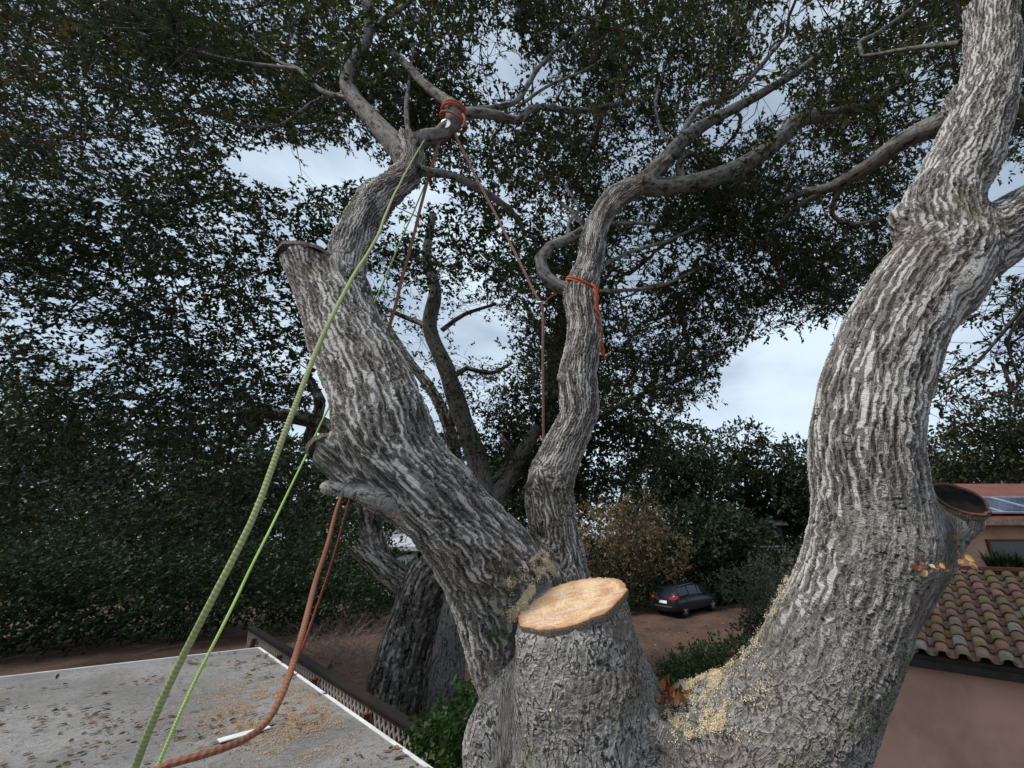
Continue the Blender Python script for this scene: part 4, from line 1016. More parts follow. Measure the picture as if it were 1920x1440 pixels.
o = leaf_object('sawdust', c + np.array([0, 0, .005]) + rng.random((n, 1)) * [0, 0, .006], rand_dir(n) * [1, 1, .3], np.tile([0, 0, 1.], (n, 1)) + rng.normal(0, .4, (n, 3)), rng.uniform(.004, .010, n), rng.uniform(.003, .007, n), M['orange_chip'], None, True)
tag(o, 'patch of orange sawdust on the flat roof under the brown rope', 'sawdust', kind='stuff')
# white pointed blade lying on the roof
b0 = G(512, 1366, RZ); b1 = G(420, 1394, RZ); bx = unit((b1 - b0)[:2]); by = np.array([-bx[1], bx[0]]); V = []; F = []
prof = [(0, .006), (.02, .018), (.06, .028), (.12, .034), (.2, .036), (.27, .034)]
for z in (.012, .018):
    for s_, w in prof:
        for sg in (-1, 1): V.append((*(b0[:2] + bx * s_ + by * w * sg), RZ + z + s_ * .03))
m_ = len(prof)
for k in range(m_ - 1):
    F += [(2*k, 2*k+2, 2*k+3, 2*k+1)[::-1], (2*m_+2*k, 2*m_+2*k+1, 2*m_+2*k+3, 2*m_+2*k+2)[::-1], (2*k, 2*k+2, 2*m_+2*k+2, 2*m_+2*k)[::-1], (2*k+1, 2*k+3, 2*m_+2*k+3, 2*m_+2*k+1)]
F += [(0, 1, 2*m_+1, 2*m_), (2*m_-2, 2*m_-1, 4*m_-1, 4*m_-2)[::-1]]
blade = empty('saw_blade', b0); tag(blade, 'flat white pointed blade lying on the roof under the brown rope', 'blade')
mesh('plate', V, F, M['white_paint'], blade)
prism('tip', [b0[:2] + bx * s_ + by * w * sg for s_, w, sg in ((-.012, .004, 1), (.022, .0135, 1), (.022, .0135, -1), (-.012, .004, -1))], RZ + .0195, RZ + .022, M['black'], blade)

# ---- lattice fence below the roof edge
FZ = 1.8
f0 = G(735, 1333, FZ)[:2]; fd = ed; fn = -en
fA, fB = f0 - fd * 8.6, f0 + fd * 5.2
fence = empty('lattice_fence', (*f0, 0)); tag(fence, 'dark weathered lattice-topped wooden fence running beneath the roof edge', 'fence')
def bar(name, p, q, w, h, mat, parent, z):
    p = np.asarray(p); q = np.asarray(q); d = unit(q - p); nrm = np.array([-d[1], d[0]])
    return prism(name, [p - nrm * w / 2, q - nrm * w / 2, q + nrm * w / 2, p + nrm * w / 2], z, z + h, mat, parent)
bar('cap_rail', fA, fB, .13, .035, M['dark_wood'], fence, FZ - .035)
bar('rail', fA, fB, .05, .07, M['dark_wood'], fence, FZ - .106)
bar('rail', fA, fB, .05, .08, M['dark_wood'], fence, FZ - .72)
LF = np.linalg.norm(fB - fA)
def obj_shared(name, me, loc, rz, parent, mat=None):
    o = bpy.data.objects.new(name, me); col.objects.link(o); o.parent = parent
    o.matrix_parent_inverse = world_matrix(parent).inverted()
    o.matrix_basis = Matrix.Translation(Vector(loc)) @ Matrix.Rotation(rz, 4, 'Z')
    return o
frz = math.atan2(fd[1], fd[0])
def slat_mesh(name, size, rot=0.0, mat='lattice'):
    b = MB(); b.box((0, 0, 0), size, Matrix.Rotation(rot, 3, 'Y')); me = bpy.data.meshes.new(name)
    me.from_pydata(b.v, [], b.f); me.update(); me.materials.append(M[mat]); return me
sl1 = slat_mesh('slat', (.034, .008, .83), math.radians(42)); sl2 = slat_mesh('slat', (.034, .008, .83), math.radians(-42))
brd = slat_mesh('board', (.138, .018, FZ - .75), 0, 'dark_wood'); pst = slat_mesh('post', (.09, .09, FZ - .12), 0, 'red_wood')
k = 0.25
while k < LF - .3:
    p = fA + fd * k
    obj_shared('slat', sl1, (*(p + fn * .004), FZ - .40), frz, fence); obj_shared('slat', sl2, (*(p - fn * .0065), FZ - .40), frz, fence); k += .15
k = .08
while k < LF - .05:
    obj_shared('board', brd, (*(fA + fd * k), (FZ - .75) / 2 + .02), frz, fence); k += .145
for k in np.arange(1.15, LF, 2.3): obj_shared('post', pst, (*(fA + fd * k + en * .09), (FZ - .12) / 2), frz, fence)

# ---- barrel-tiled garage at lower right
EZ = 2.15
E1 = G(1700, 1222, EZ)[:2]; E2 = G(1920, 1252, EZ)[:2]
ge = unit(E2 - E1); gn = np.array([-ge[1], ge[0]]); gn = gn if gn[1] > 0 else -gn
garage = empty('garage', (*E2, 0)); tag(garage, 'pink stucco outbuilding with a mossy barrel-tile roof behind the right limb', 'building')
PITCH = .40; RUN = 2.75; Lg0, Lg1 = -2.2, 5.0
org = E1
def roofpt(a, s_, dz=0.0): p = org + ge * a + gn * s_; return np.array([p[0], p[1], EZ + PITCH * s_ + dz])
def tile_mat():
    m, t, b = new_mat('weathered_clay_tile'); o = objco(t)
    oi = N(t, 'ShaderNodeObjectInfo').outputs['Random']
    wn_ = N(t, 'ShaderNodeTexWhiteNoise', noise_dimensions='1D'); t.links.new(oi, wn_.inputs['W'])
    sp = N(t, 'ShaderNodeSeparateColor'); t.links.new(wn_.outputs['Color'], sp.inputs[0])
    c = ramp(t, sp.outputs[0], [(0, (0.21, 0.115, 0.08)), (.3, (0.25, 0.15, 0.105)), (.5, (0.30, 0.135, 0.105)), (.7, (0.24, 0.19, 0.14)), (.86, (0.36, 0.16, 0.14)), (1, (0.28, 0.26, 0.22))])
    off = N(t, 'ShaderNodeVectorMath', operation='ADD'); t.links.new(o, off.inputs[0]); t.links.new(wn_.outputs['Color'], off.inputs[1])
    n1 = noise(t, off.outputs[0], 9, 5, .6); n2 = noise(t, off.outputs[0], 40, 4, .6)
    c = mixc(t, mapr(t, n1, .5, .68, 0, .75), c, (0.13, 0.115, 0.085))
    ms_ = math_(t, 'MULTIPLY', mapr(t, noise(t, off.outputs[0], 6, 4), .48, .62), mapr(t, sp.outputs[1], .3, .55))
    c = mixc(t, math_(t, 'MULTIPLY', ms_, .85), c, (0.20, 0.18, 0.035))
    c = mixc(t, mapr(t, n2, .56, .72, 0, .5), c, (0.07, 0.055, 0.045))
    t.links.new(c, b.inputs['Base Color']); b.inputs['Roughness'].default_value = .88; bump(t, b, math_(t, 'ADD', n1, n2), .6, .008)
    return m
TM = tile_mat()
SP, EXP_, TL = .27, .27, .36
def barrel(name, r0, r1, th, up, seg=9):
    """open half-round tile along +Y: r0 at the low end, r1 at the high end"""
    V = []; F = []
    for y, r in ((0, r0), (TL, r1)):
        for rr in (r, r - th):
            for k in range(seg + 1):
                a = math.pi * (.04 + .92 * k / seg)
                V.append((math.cos(a) * rr, y, up * (math.sin(a) * rr * .82)))
    n = seg + 1
    for k in range(seg):
        F += [(k, k+1, 2*n+k+1, 2*n+k), (n+k+1, n+k, 3*n+k, 3*n+k+1), (k+1, k, n+k, n+k+1), (2*n+k, 2*n+k+1, 3*n+k+1, 3*n+k)]
    F += [(0, 2*n, 3*n, n), (seg, n+seg, 3*n+seg, 2*n+seg)]
    if up > 0: F = [f[::-1] for f in F]
    me = bpy.data.meshes.new(name); me.from_pydata(V, [], F); me.update(); me.materials.append(TM)
    me.polygons.foreach_set('use_smooth', [True] * len(me.polygons)); return me
cov = barrel('tile', .105, .085, .014, 1); pan = barrel('pan_tile', .085, .105, .014, -1)
ydir = unit(np.array([*gn, PITCH])); xdir = np.array([*ge, 0.0]); zdir = np.cross(xdir, ydir)
if zdir[2] < 0: xdir = -xdir; zdir = -zdir
RM = Matrix(((xdir[0], ydir[0], zdir[0]), (xdir[1], ydir[1], zdir[1]), (xdir[2], ydir[2], zdir[2])))
slope = math.hypot(1, PITCH)
def place(me, name, a, s_, lift, tilt=0.0, yaw=0.0):
    o = bpy.data.objects.new(name, me); col.objects.link(o); o.parent = garage; o.matrix_parent_inverse = world_matrix(garage).inverted()
    p = roofpt(a, s_) + zdir * lift
    o.matrix_basis = Matrix.Translation(Vector(p)) @ (RM @ Matrix.Rotation(yaw, 3, 'Z') @ Matrix.Rotation(tilt, 3, 'X')).to_4x4()
    return o
ncol = int(4.4 / SP)
ncrs = 11
for i in range(ncol):
    a = -.85 + i * SP
    for j in range(ncrs):
        s_ = (j * EXP_ - .06) / slope
        jit = random.gauss(0, .008)
        place(cov, 'tile', a + random.gauss(0, .006), s_ + jit, .045, math.radians(-2.6), random.gauss(0, .02))
        place(pan, 'pan_tile', a + SP / 2, s_ + .02, .085, math.radians(-2.6))
mbx = MB()
a0, a1 = -1.3, 3.9
mbx.quadbox([roofpt(a0, -.02, -.10), roofpt(a1, -.02, -.10), roofpt(a1, RUN, -.10), roofpt(a0, RUN, -.10)], (0, 0, .09)); mbx.build('roof_deck', M['dark_wood'], garage)
# back slope and end walls so that the building is whole
mbx = MB(); mbx.quadbox([roofpt(a0, RUN + .02, -.10), roofpt(a1, RUN + .02, -.10), roofpt(a1, RUN + 2.4, -.10 - 2 * PITCH * 2.4), roofpt(a0, RUN + 2.4, -.10 - 2 * PITCH * 2.4)], (0, 0, .09)); mbx.build('roof_deck', M['dark_wood'], garage)
def gwall(name, s0, s1, b0_, b1_, top):
    q = [org + ge * b0_ + gn * s0, org + ge * b1_ + gn * s0, org + ge * b1_ + gn * s1, org + ge * b0_ + gn * s1]
    return prism(name, q, 0, top, M['stucco'], garage)
gwall('wall', .30, .52, a0 + .25, a1 - .25, EZ - .03)
gwall('wall', RUN * 2 - .75, RUN * 2 - .55, a0 + .25, a1 - .25, EZ - .03)
gwall('wall', .521, RUN * 2 - .751, a1 - .45, a1 - .25, EZ + .02); gwall('wall', .521, RUN * 2 - .751, a0 + .25, a0 + .45, EZ + .02)
mbx = MB()
for s_, z0, z1 in ((-.075, -.16, -.045),):
    q0, q1 = roofpt(a0, s_, z0), roofpt(a1, s_, z0)
    mbx.quadbox([q0, q1, q1 + np.array([*gn, 0]) * .05, q0 + np.array([*gn, 0]) * .05], (0, 0, z1 - z0))
mbx.build('gutter', M['gutter'], garage)
mbx = MB(); q0, q1 = roofpt(a0, RUN - .09, .10), roofpt(a1, RUN - .09, .10)
mbx.quadbox([q0, q1, q1 + np.array([*gn, 0]) * .16, q0 + np.array([*gn, 0]) * .16], (0, 0, .07)); mbx.build('ridge_board', M['red_wood'], garage)
# litter in the pans
n = 2600; a = -.85 + (rng.integers(0, ncol, n) + .5) * SP + rng.normal(0, .035, n); s_ = rng.random(n) * RUN
c = org + ge * a[:, None] + gn * s_[:, None]; c = np.c_[c, EZ + PITCH * s_] + zdir * (.035 + rng.random((n, 1)) * .03)
o = leaf_object('fallen_leaves', c, rand_dir(n), zdir + rng.normal(0, .5, (n, 3)), rng.uniform(.012, .04, n), rng.uniform(.008, .02, n), M['dry_leaf'], None, True)
tag(o, 'dry brown leaves caught between the roof tiles', 'leaves', kind='stuff')
pth = G(1640, 1438)[:2]
o = prism('path', [G(1600, 1425)[:2], G(2100, 1500)[:2], G(2100, 1800)[:2], G(1560, 1800)[:2]], .12, .16, M['concrete'], None); tag(o, kind='structure')

# ---- house with solar panels
HD = 9.6
house = empty('house', P(1900, 1000, HD) * [1, 1, 0]); tag(house, 'pink stucco house with solar panels behind the tiled outbuilding', 'house')
hw = P(1760, 1000, HD); yH = hw[1]
zE = P(1850, 982, HD - .5)[2]                       # underside of the eaves
x0h, x1h = P(1768, 1000, HD)[0], P(1768, 1000, HD)[0] + 12
prism('wall', [(x0h, yH), (x1h, yH), (x1h, yH + 6), (x0h, yH + 6)], 0, zE + .02, M['stucco'], house)
mbx = MB(); RP = .34; y0 = yH - .55; y1 = yH + 3.2
mbx.quadbox([(x0h - .15, y0, zE), (x1h + .4, y0, zE), (x1h + .4, y1, zE + RP * (y1 - y0)), (x0h - .15, y1, zE + RP * (y1 - y0))], (0, 0, .10)); mbx.build('roof', M['red_wood'], house)
mbx = MB(); mbx.quadbox([(x0h - .15, y1 + .01, zE + RP * (y1 - y0)), (x1h + .4, y1 + .01, zE + RP * (y1 - y0)), (x1h + .4, 2 * y1 - y0, zE), (x0h - .15, 2 * y1 - y0, zE)], (0, 0, .10)); mbx.build('roof', M['red_wood'], house)
prism('fascia', [(x0h - .17, y0 - .03), (x1h + .42, y0 - .03), (x1h + .42, y0 - .002), (x0h - .17, y0 - .002)], zE - .03, zE + .13, plain('grey_pink_fascia', (0.2, 0.13, 0.11), .8), house)
def window(parent, xa, xb, za, zb, y, mats=('red_wood', 'glass'), nx=2, nz=1, fr=.06):
    w = MB(); 
    for (a, b, c, d) in ((xa, xa + fr, za, zb), (xb - fr, xb, za, zb), (xa + fr, xb - fr, za, za + fr), (xa + fr, xb - fr, zb - fr, zb)):
        w.box(((a + b) / 2, y - .02, (c + d) / 2), (b - a, .07, d - c))
    for i in range(1, nx):
        x = xa + (xb - xa) * i / nx; w.box((x, y - .02, (za + zb) / 2), (fr * .8, .06, zb - za - 2 * fr))
    for i in range(1, nz):
        z = za + (zb - za) * i / nz; w.box(((xa + xb) / 2, y - .02, z), (xb - xa - 2 * fr, .05, fr * .6))
    f = w.build('window', M[mats[0]], parent)
    for i in range(nx):
        g = MB(); a = xa + (xb - xa) * i / nx; b = xa + (xb - xa) * (i + 1) / nx
        g.box(((a + b) / 2, y - .008, (za + zb) / 2), (b - a - .03, .012, zb - za - .02)); p = g.build('pane', M[mats[1]], f)
    return f
xa = P(1843, 1030, HD)[0]; window(house, xa, xa + 2.0, zE - 1.35, zE - .34, yH - .005)
def solar_mat():
    m, t, b = new_mat('solar_cells'); o = objco(t)
    br_ = N(t, 'ShaderNodeTexNoise'); 
    n = noise(t, o, 4, 3)
    t.links.new(mixc(t, mapr(t, n, .35, .65), (0.02, 0.035, 0.085), (0.045, 0.07, 0.14)), b.inputs['Base Color'])
    b.inputs['Roughness'].default_value = .16; b.inputs['Specular IOR Level'].default_value = .7
    return m
SM = solar_mat(); FRM = plain('aluminium_frame', (0.55, 0.56, 0.58), .35, .05, metal=.6); GRD = plain('white_cell_lines', (0.62, 0.65, 0.7), .5, .03)
yv = unit(np.array([0, 1, RP])); zv = np.array([0, -RP, 1]) / math.hypot(1, RP)
pw, pl_ = 1.0, 1.5
xs0 = P(1795, 950, HD)[0]
for i in range(5):
    base = np.array([xs0 + i * (pw + .02), y0 + .22, zE + RP * .22 + .10]) + zv * .07
    pn = empty('solar_panel', base); tag(pn, 'blue solar panel, %s from the hollow stub, on the house roof' % ['first', 'second', 'third', 'fourth', 'fifth'][i], 'solar panel', 'solar panels on the house roof')
    xv = np.array([1., 0, 0])
    def quad(nm, u0, u1, v0, v1, zz, th, mat):
        b = MB(); b.quadbox([base + xv * u0 + yv * v0 + zv * zz, base + xv * u1 + yv * v0 + zv * zz, base + xv * u1 + yv * v1 + zv * zz, base + xv * u0 + yv * v1 + zv * zz], zv * th); return b
    b = quad('f', 0, pw, 0, .03, 0, .04, None); 
    for args in ((0, pw, pl_ - .03, pl_, 0, .04), (0, .03, .03, pl_ - .03, 0, .04), (pw - .03, pw, .03, pl_ - .03, 0, .04)):
        q = quad('f', *args, None); b.add(q.v, q.f)
    b.build('frame', FRM, pn)
    q = quad('backing', .03, pw - .03, .03, pl_ - .03, .01, .014, None); bk_ = q.build('backing', GRD, pn)
    cw = (pw - .06) / 6; ch = (pl_ - .06) / 9
    for a in range(6):
        for c in range(9):
            q = quad('cell', .03 + a * cw + .006, .03 + (a + 1) * cw - .006, .03 + c * ch + .006, .03 + (c + 1) * ch - .006, .0245, .003, None); q.build('cell', SM, bk_)
# spiky plant in front of the window
plant = empty('potted_plant', P(1885, 1062, HD - 1.0)); tag(plant, 'dark spiky plant in front of the house window', 'plant')
pb = P(1885, 1066, HD - 1.0)
for k in range(7): strap_plant('rosette', None, pb + np.array([random.uniform(-.45, .45), random.uniform(-.15, .15), random.uniform(-.1, .1)]), 42, .5, 'hedge_leaf', .014, 1.0, plant)
mbx = MB(); mbx.tube([(pb[0], pb[1], 0), (pb[0] + .05, pb[1], pb[2] * .5), (pb[0], pb[1], pb[2])], [.07, .06, .06], 8); mbx.build('stem', M['bark_dark'], plant)

# ---- white house glimpsed far left
wd_ = 29
wh = empty('white_house', P(760, 1040, wd_) * [1, 1, 0]); tag(wh, 'small white house with a gridded window glimpsed under the big limb', 'house')
wx0, wx1 = P(690, 1040, wd_)[0], P(860, 1040, wd_)[0]; wy = P(760, 1040, wd_)[1]; wze = P(760, 1028, wd_)[2]; wzt = P(760, 1012, wd_)[2]
prism('wall', [(wx0, wy), (wx1, wy), (wx1, wy + 5), (wx0, wy + 5)], 0, wze, M['white_paint'], wh)
mbx = MB(); mbx.quadbox([(wx0 - .3, wy - .5, wze), (wx1 + .3, wy - .5, wze), (wx1 + .3, wy + 2.6, wze + 1.2), (wx0 - .3, wy + 2.6, wze + 1.2)], (0, 0, .12)); mbx.build('roof', plain('pale_shingles', (0.45, 0.46, 0.48), .8), wh)
mbx = MB(); mbx.box(((wx0 + wx1) / 2, wy - .5, wze - .02), (wx1 - wx0 + .6, .04, .3)); mbx.build('fascia', plain('grey_fascia', (0.34, 0.36, 0.4), .7), wh)
mbx = MB()
k = wx0 + .1
while k < wx1: 
    b = MB(); b.box((k, wy - .012, wze / 2), (.03, .02, wze - .2)); b.build('batten', M['white_paint'], wh); k += .3
xw = P(728, 1040, wd_)[0]; window(wh, xw - .45, xw + .45, P(0, 1049, wd_)[2], P(0, 1031, wd_)[2], wy - .03, ('white_paint', 'glass'), 3, 3, .05)
# dark house glimpsed behind the hedge
dd_ = 31
dh = empty('dark_house', P(1430, 1020, dd_) * [1, 1, 0]); tag(dh, 'dark grey house corner with pale rail glimpsed through the far trees', 'house')
xx0, xx1 = P(1405, 1020, dd_)[0], P(1470, 1020, dd_)[0]; yy = P(1430, 1020, dd_)[1]; zt = P(1430, 985, dd_)[2]
prism('wall', [(xx0, yy), (xx1, yy), (xx1, yy + 4), (xx0, yy + 4)], 0, zt, plain('slate_grey_wall', (0.06, 0.066, 0.075), .7), dh)
mbx = MB(); mbx.quadbox([(xx0 - .4, yy - .4, zt), (xx1 + .4, yy - .4, zt), (xx1 + .4, yy + 2.2, zt + .9), (xx0 - .4, yy + 2.2, zt + .9)], (0, 0, .12)); mbx.build('roof', plain('grey_roof', (0.16, 0.16, 0.17), .8), dh)
for z in (P(0, 1024, dd_)[2], P(0, 1030, dd_)[2]):
    mbx = MB(); mbx.box(((xx0 + xx1) / 2 + .2, yy - .3, z), (xx1 - xx0, .05, .07)); mbx.build('rail', M['white_paint'], dh)

# ================================================================== parked car
def car():
    base = G(1284, 1157); PHI = math.radians(46)
    fw = np.array([math.cos(PHI), math.sin(PHI)]); lf = np.array([-fw[1], fw[0]])
    org_ = base[:2] - fw * (-1.3) - lf * (-.78)
    root = empty('parked_car', (*org_, 0), PHI); tag(root, 'dark blue-black hatchback parked on the brown drive under the trees', 'car')
    def W(v): return [(*(org_ + fw * p[0] + lf * p[1]), p[2]) for p in v]
    paint, t, b = new_mat('dark_car_paint'); b.inputs['Base Color'].default_value = (0.012, 0.015, 0.02, 1); b.inputs['Roughness'].default_value = .28; b.inputs['Metallic'].default_value = .0; b.inputs['Coat Weight'].default_value = .3
    bump(t, b, noise(t, objco(t), 5, 3), .02, .01)
    st = [(-2.12, .42, .72, .76, .70, .62), (-2.05, .28, .88, .96, .82, .70), (-1.9, .22, .97, 1.20, .87, .64), (-1.62, .2, .98, 1.44, .89, .60), (-.9, .19, .97, 1.53, .90, .61),
          (.1, .19, .95, 1.51, .90, .61), (.55, .19, .94, 1.40, .90, .60), (1.12, .2, .92, 1.02, .89, .68), (1.7, .22, .84, .89, .86, .68), (2.02, .28, .70, .74, .78, .60), (2.14, .4, .55, .58, .62, .5)]
    V = []; F = []
    def section(x, zl, zb, zt, w, wt):
        h = [(-w * .9, zl), (-w, zl + .12), (-w * 1.01, (zl + zb) / 2), (-w * .975, zb), (-wt, zt), (-wt * .5, zt + .025)]
        return [(x, y, z) for y, z in h] + [(x, 0, zt + .035)] + [(x, -y, z) for y, z in h[::-1]]
    for s_ in st: V += section(*s_)
    n = 13
    for i in range(len(st) - 1):
        for j in range(n - 1): F.append((i*n+j, i*n+j+1, (i+1)*n+j+1, (i+1)*n+j))
        F.append((i*n+n-1, i*n, (i+1)*n, (i+1)*n+n-1))
    F.append(tuple(range(n - 1, -1, -1))); b_ = (len(st) - 1) * n; F.append(tuple(b_ + j for j in range(n)))
    body = mesh('body', W(V), [f[::-1] for f in F], paint, root, True)
    sm = body.modifiers.new('round', 'SUBSURF'); sm.levels = 1; sm.render_levels = 1
    glass = M['glass']
    def sidewin(x0, x1, sg, lo_=.12, hi_=.86):
        def at(x, k):
            for a, c in zip(st[:-1], st[1:]):
                if a[0] <= x <= c[0]:
                    u = (x - a[0]) / (c[0] - a[0]); q = [a[i] + u * (c[i] - a[i]) for i in range(6)]; break
            y = q[4] * .975 + (q[5] - q[4] * .975) * k; z = q[2] + (q[3] - q[2]) * k
            return (x, sg * (y + .012), z)
        xs_ = np.linspace(x0, x1, 5); v = [at(x, lo_) for x in xs_] + [at(x, hi_) for x in xs_]
        f = [(i, i+1, 5+i+1, 5+i) for i in range(4)]
        if sg > 0: f = [g[::-1] for g in f]
        o = mesh('side_window', W(v), f, glass, root); m_ = o.modifiers.new('t', 'SOLIDIFY'); m_.thickness = .01
    for sg in (-1, 1):
        sidewin(-1.72, -.98, sg); sidewin(-.92, -.12, sg); sidewin(-.06, .72, sg)
    def quad(nm, v, mat, th=.012):
        o = mesh(nm, W(v), [(0, 1, 2, 3)], mat, root); m_ = o.modifiers.new('t', 'SOLIDIFY'); m_.thickness = th; return o
    quad('rear_window', [(-2.0, .60, 1.04), (-2.0, -.60, 1.04), (-1.69, -.52, 1.40), (-1.69, .52, 1.40)], glass)
    quad('windscreen', [(1.03, -.62, 1.07), (1.03, .62, 1.07), (.58, .54, 1.41), (.58, -.54, 1.41)], glass)
    red, t, b = new_mat('tail_light_red'); b.inputs['Base Color'].default_value = (0.42, 0.012, 0.02, 1); b.inputs['Roughness'].default_value = .2
    t.links.new(mixc(t, mapr(t, noise(t, objco(t), 14, 2), .4, .6), (0.3, 0.008, 0.012), (0.5, 0.03, 0.035)), b.inputs['Base Color'])
    for sg in (-1, 1):
        m_ = MB(); m_.add([(-2.09, sg * .42, .84), (-2.05, sg * .80, .86), (-1.83, sg * .905, .90), (-1.86, sg * .88, 1.03), (-2.03, sg * .74, 1.02), (-2.06, sg * .46, .96)], [(0, 1, 4, 5), (1, 2, 3, 4)] if sg < 0 else [(5, 4, 1, 0), (4, 3, 2, 1)])
        o = mesh('tail_light', W(m_.v), m_.f, red, root); q = o.modifiers.new('t', 'SOLIDIFY'); q.thickness = .03; q.offset = 1
    chrome = plain('bright_metal', (0.55, 0.56, 0.58), .3, .05, metal=.9)
    quad('number_plate', [(-2.145, .26, .66), (-2.145, -.26, .66), (-2.12, -.26, .79), (-2.12, .26, .79)], M['white_paint'])
    quad('bumper_strip', [(-2.13, .60, .50), (-2.13, -.60, .50), (-2.15, -.60, .55), (-2.15, .60, .55)], chrome)
    def ring(prof, K=24):
        v = []; f = []; m_ = len(prof)
        for k in range(K):
            a = k / K * 2 * math.pi
            v += [(math.cos(a) * r, y, math.sin(a) * r) for r, y in prof]
        for k in range(K):
            for i in range(m_): f.append((k*m_+i, k*m_+(i+1) % m_, ((k+1) % K)*m_+(i+1) % m_, ((k+1) % K)*m_+i))
        return v, f
    for wx in (-1.3, 1.3):
        for sg in (-1, 1):
            c = np.array([wx, sg * .79, .32])
            v, f = ring([(.20, -.09), (.29, -.10), (.32, -.06), (.32, .06), (.29, .10), (.20, .09)])
            wheel = mesh('wheel', W([np.array(p) + c for p in v]), f, M['black'], root, True)
            m_ = MB()
            v, f = ring([(.20, -.07), (.215, -.07), (.215, .07), (.20, .07)]); m_.add([np.array(p) + c for p in v], f)
            for k in range(5):
                a = k / 5 * 2 * math.pi + .3
                R_ = Matrix.Rotation(-a, 3, 'Y'); b2 = MB(); b2.box((0, 0, 0), (.2, .03, .06)); 
                m_.add([np.array(R_ @ (Vector(p) + Vector((.11, 0, 0)))) + c + np.array([0, sg * .08, 0]) for p in b2.v], b2.f)
            m_.add([np.array(p) * [.3, 1, .3] + c + np.array([0, sg * .085, 0]) for p in ring([(.01, -.02), (.2, -.02), (.2, .02), (.01, .02)], 12)[0]], ring([(.01, -.02), (.2, -.02), (.2, .02), (.01, .02)], 12)[1])
            mesh('rim', W(m_.v), m_.f, chrome, wheel)
        # arches
    for sg in (-1, 1):
        m_ = MB(); m_.box((.62, sg * .98, 1.0), (.18, .14, .12)); mesh('mirror', W(m_.v), m_.f, paint, root)
    quad('roof_rail', [(-1.5, -.585, 1.475), (-.2, -.585, 1.55), (-.2, -.555, 1.55), (-1.5, -.555, 1.475)], chrome, .02)
car()

# ================================================================== ropes and rigging
def rope_mat(name, a, b_, k=1.0):
    m, t, b = new_mat(name)
    tw_ = attr(t, 'tw'); s_ = math_(t, 'SINE', math_(t, 'MULTIPLY', tw_, 6.28318))
    n = noise(t, objco(t), 160, 3); n2 = noise(t, objco(t), 5, 3)
    c = mixc(t, mapr(t, math_(t, 'ADD', s_, math_(t, 'MULTIPLY', math_(t, 'SUBTRACT', n, .5), 2.0)), -.6, .6), a, b_)
    c = mixc(t, mapr(t, n2, .45, .7, 0, .4), c, tuple(x * .55 for x in a))
    t.links.new(c, b.inputs['Base Color']); b.inputs['Roughness'].default_value = .85
    bump(t, b, math_(t, 'ADD', math_(t, 'MULTIPLY', s_, .6), n), .3, .003); return m
RM_green = rope_mat('olive_green_rope', (0.27, 0.30, 0.13), (0.36, 0.39, 0.18))
RM_lime = rope_mat('lime_rope', (0.34, 0.5, 0.13), (0.43, 0.6, 0.17))
RM_brown = rope_mat('russet_brown_rope', (0.21, 0.085, 0.05), (0.29, 0.125, 0.075))
RM_pink = rope_mat('faded_pink_rope', (0.30, 0.16, 0.13), (0.38, 0.22, 0.18))
RM_orange = rope_mat('orange_rope', (0.40, 0.09, 0.04), (0.52, 0.14, 0.065))
RM_red = rope_mat('dark_red_rope', (0.16, 0.03, 0.025), (0.28, 0.07, 0.05))
def rope(name, ctrl, dia, mat, label=None, parent=None, sides=10, step=.03, cat='rope', wob=.004, pitch=.8):
    c = spline(np.asarray(ctrl, float), step); K = len(c)
    if wob:
        q = np.arange(K) * step
        c = c + wob * np.stack([vnoise(np.c_[q * 5, np.full(K, 1.5 * i + len(ctrl)), np.zeros(K)]) for i in range(3)], 1) * np.sin(np.linspace(0, math.pi, K))[:, None]
    T, Nn, B = frames(c); a = np.arange(sides + 1) / sides * 2 * math.pi
    r = dia / 2
    V = c[:, None] + r * (np.cos(a)[None, :, None] * Nn[:, None] + np.sin(a)[None, :, None] * B[:, None])
    s_ = np.r_[0, np.cumsum(np.linalg.norm(np.diff(c, axis=0), axis=1))]
    tw_ = s_[:, None] / (dia * pitch) + np.arange(sides + 1)[None] / sides
    i, j = np.meshgrid(np.arange(K - 1), np.arange(sides), indexing='ij'); n = sides + 1
    F = np.stack([i*n+j, i*n+j+1, (i+1)*n+j+1, (i+1)*n+j], -1).reshape(-1, 4)
    o = big_mesh(name, V.reshape(-1, 3), F, mat, parent, True, {'tw': ('POINT', 'FLOAT', tw_)})
    if label: tag(o, label, cat)
    return o
def PP(rows): return np.array([P(*r) for r in rows])
rope('rope', PP([(803, 250, 3.26), (788, 276, 2.95), (745, 352, 2.2), (704, 448, 1.6), (655, 532, 1.25), (598, 645, 1.0), (545, 780, .86), (490, 935, .76), (452, 1020, .72), (385, 1150, .68), (300, 1320, .66), (240, 1480, .66), (180, 1700, .68)]), .0105, RM_green, 'olive green rope sweeping from the upper fork past the left limb')
rope('rope', PP([(823, 262, 3.32), (812, 310, 3.2), (740, 478, 2.95), (700, 572, 2.8), (660, 662, 2.66), (622, 752, 2.35), (535, 935, 1.85), (450, 1108, 1.5), (360, 1290, 1.3), (290, 1450, 1.2), (230, 1600, 1.15)]), .0095, RM_lime, 'thin bright lime rope passing behind the left limb')
rope('rope', PP([(829, 236, 3.24), (824, 262, 3.2), (800, 345, 3.05), (760, 500, 2.82), (725, 632, 2.66), (690, 760, 2.52), (656, 885, 2.32), (640, 932, 2.2), (612, 1025, 1.98), (588, 1105, 1.75), (566, 1190, 1.52), (545, 1258, 1.36), (524, 1312, 1.26), (498, 1356, 1.2), (452, 1390, 1.12), (380, 1415, 1.05), (280, 1450, 1.0), (150, 1560, .98)]), .020, RM_brown, 'thick russet rope hanging below the left stub and curving over the roof')
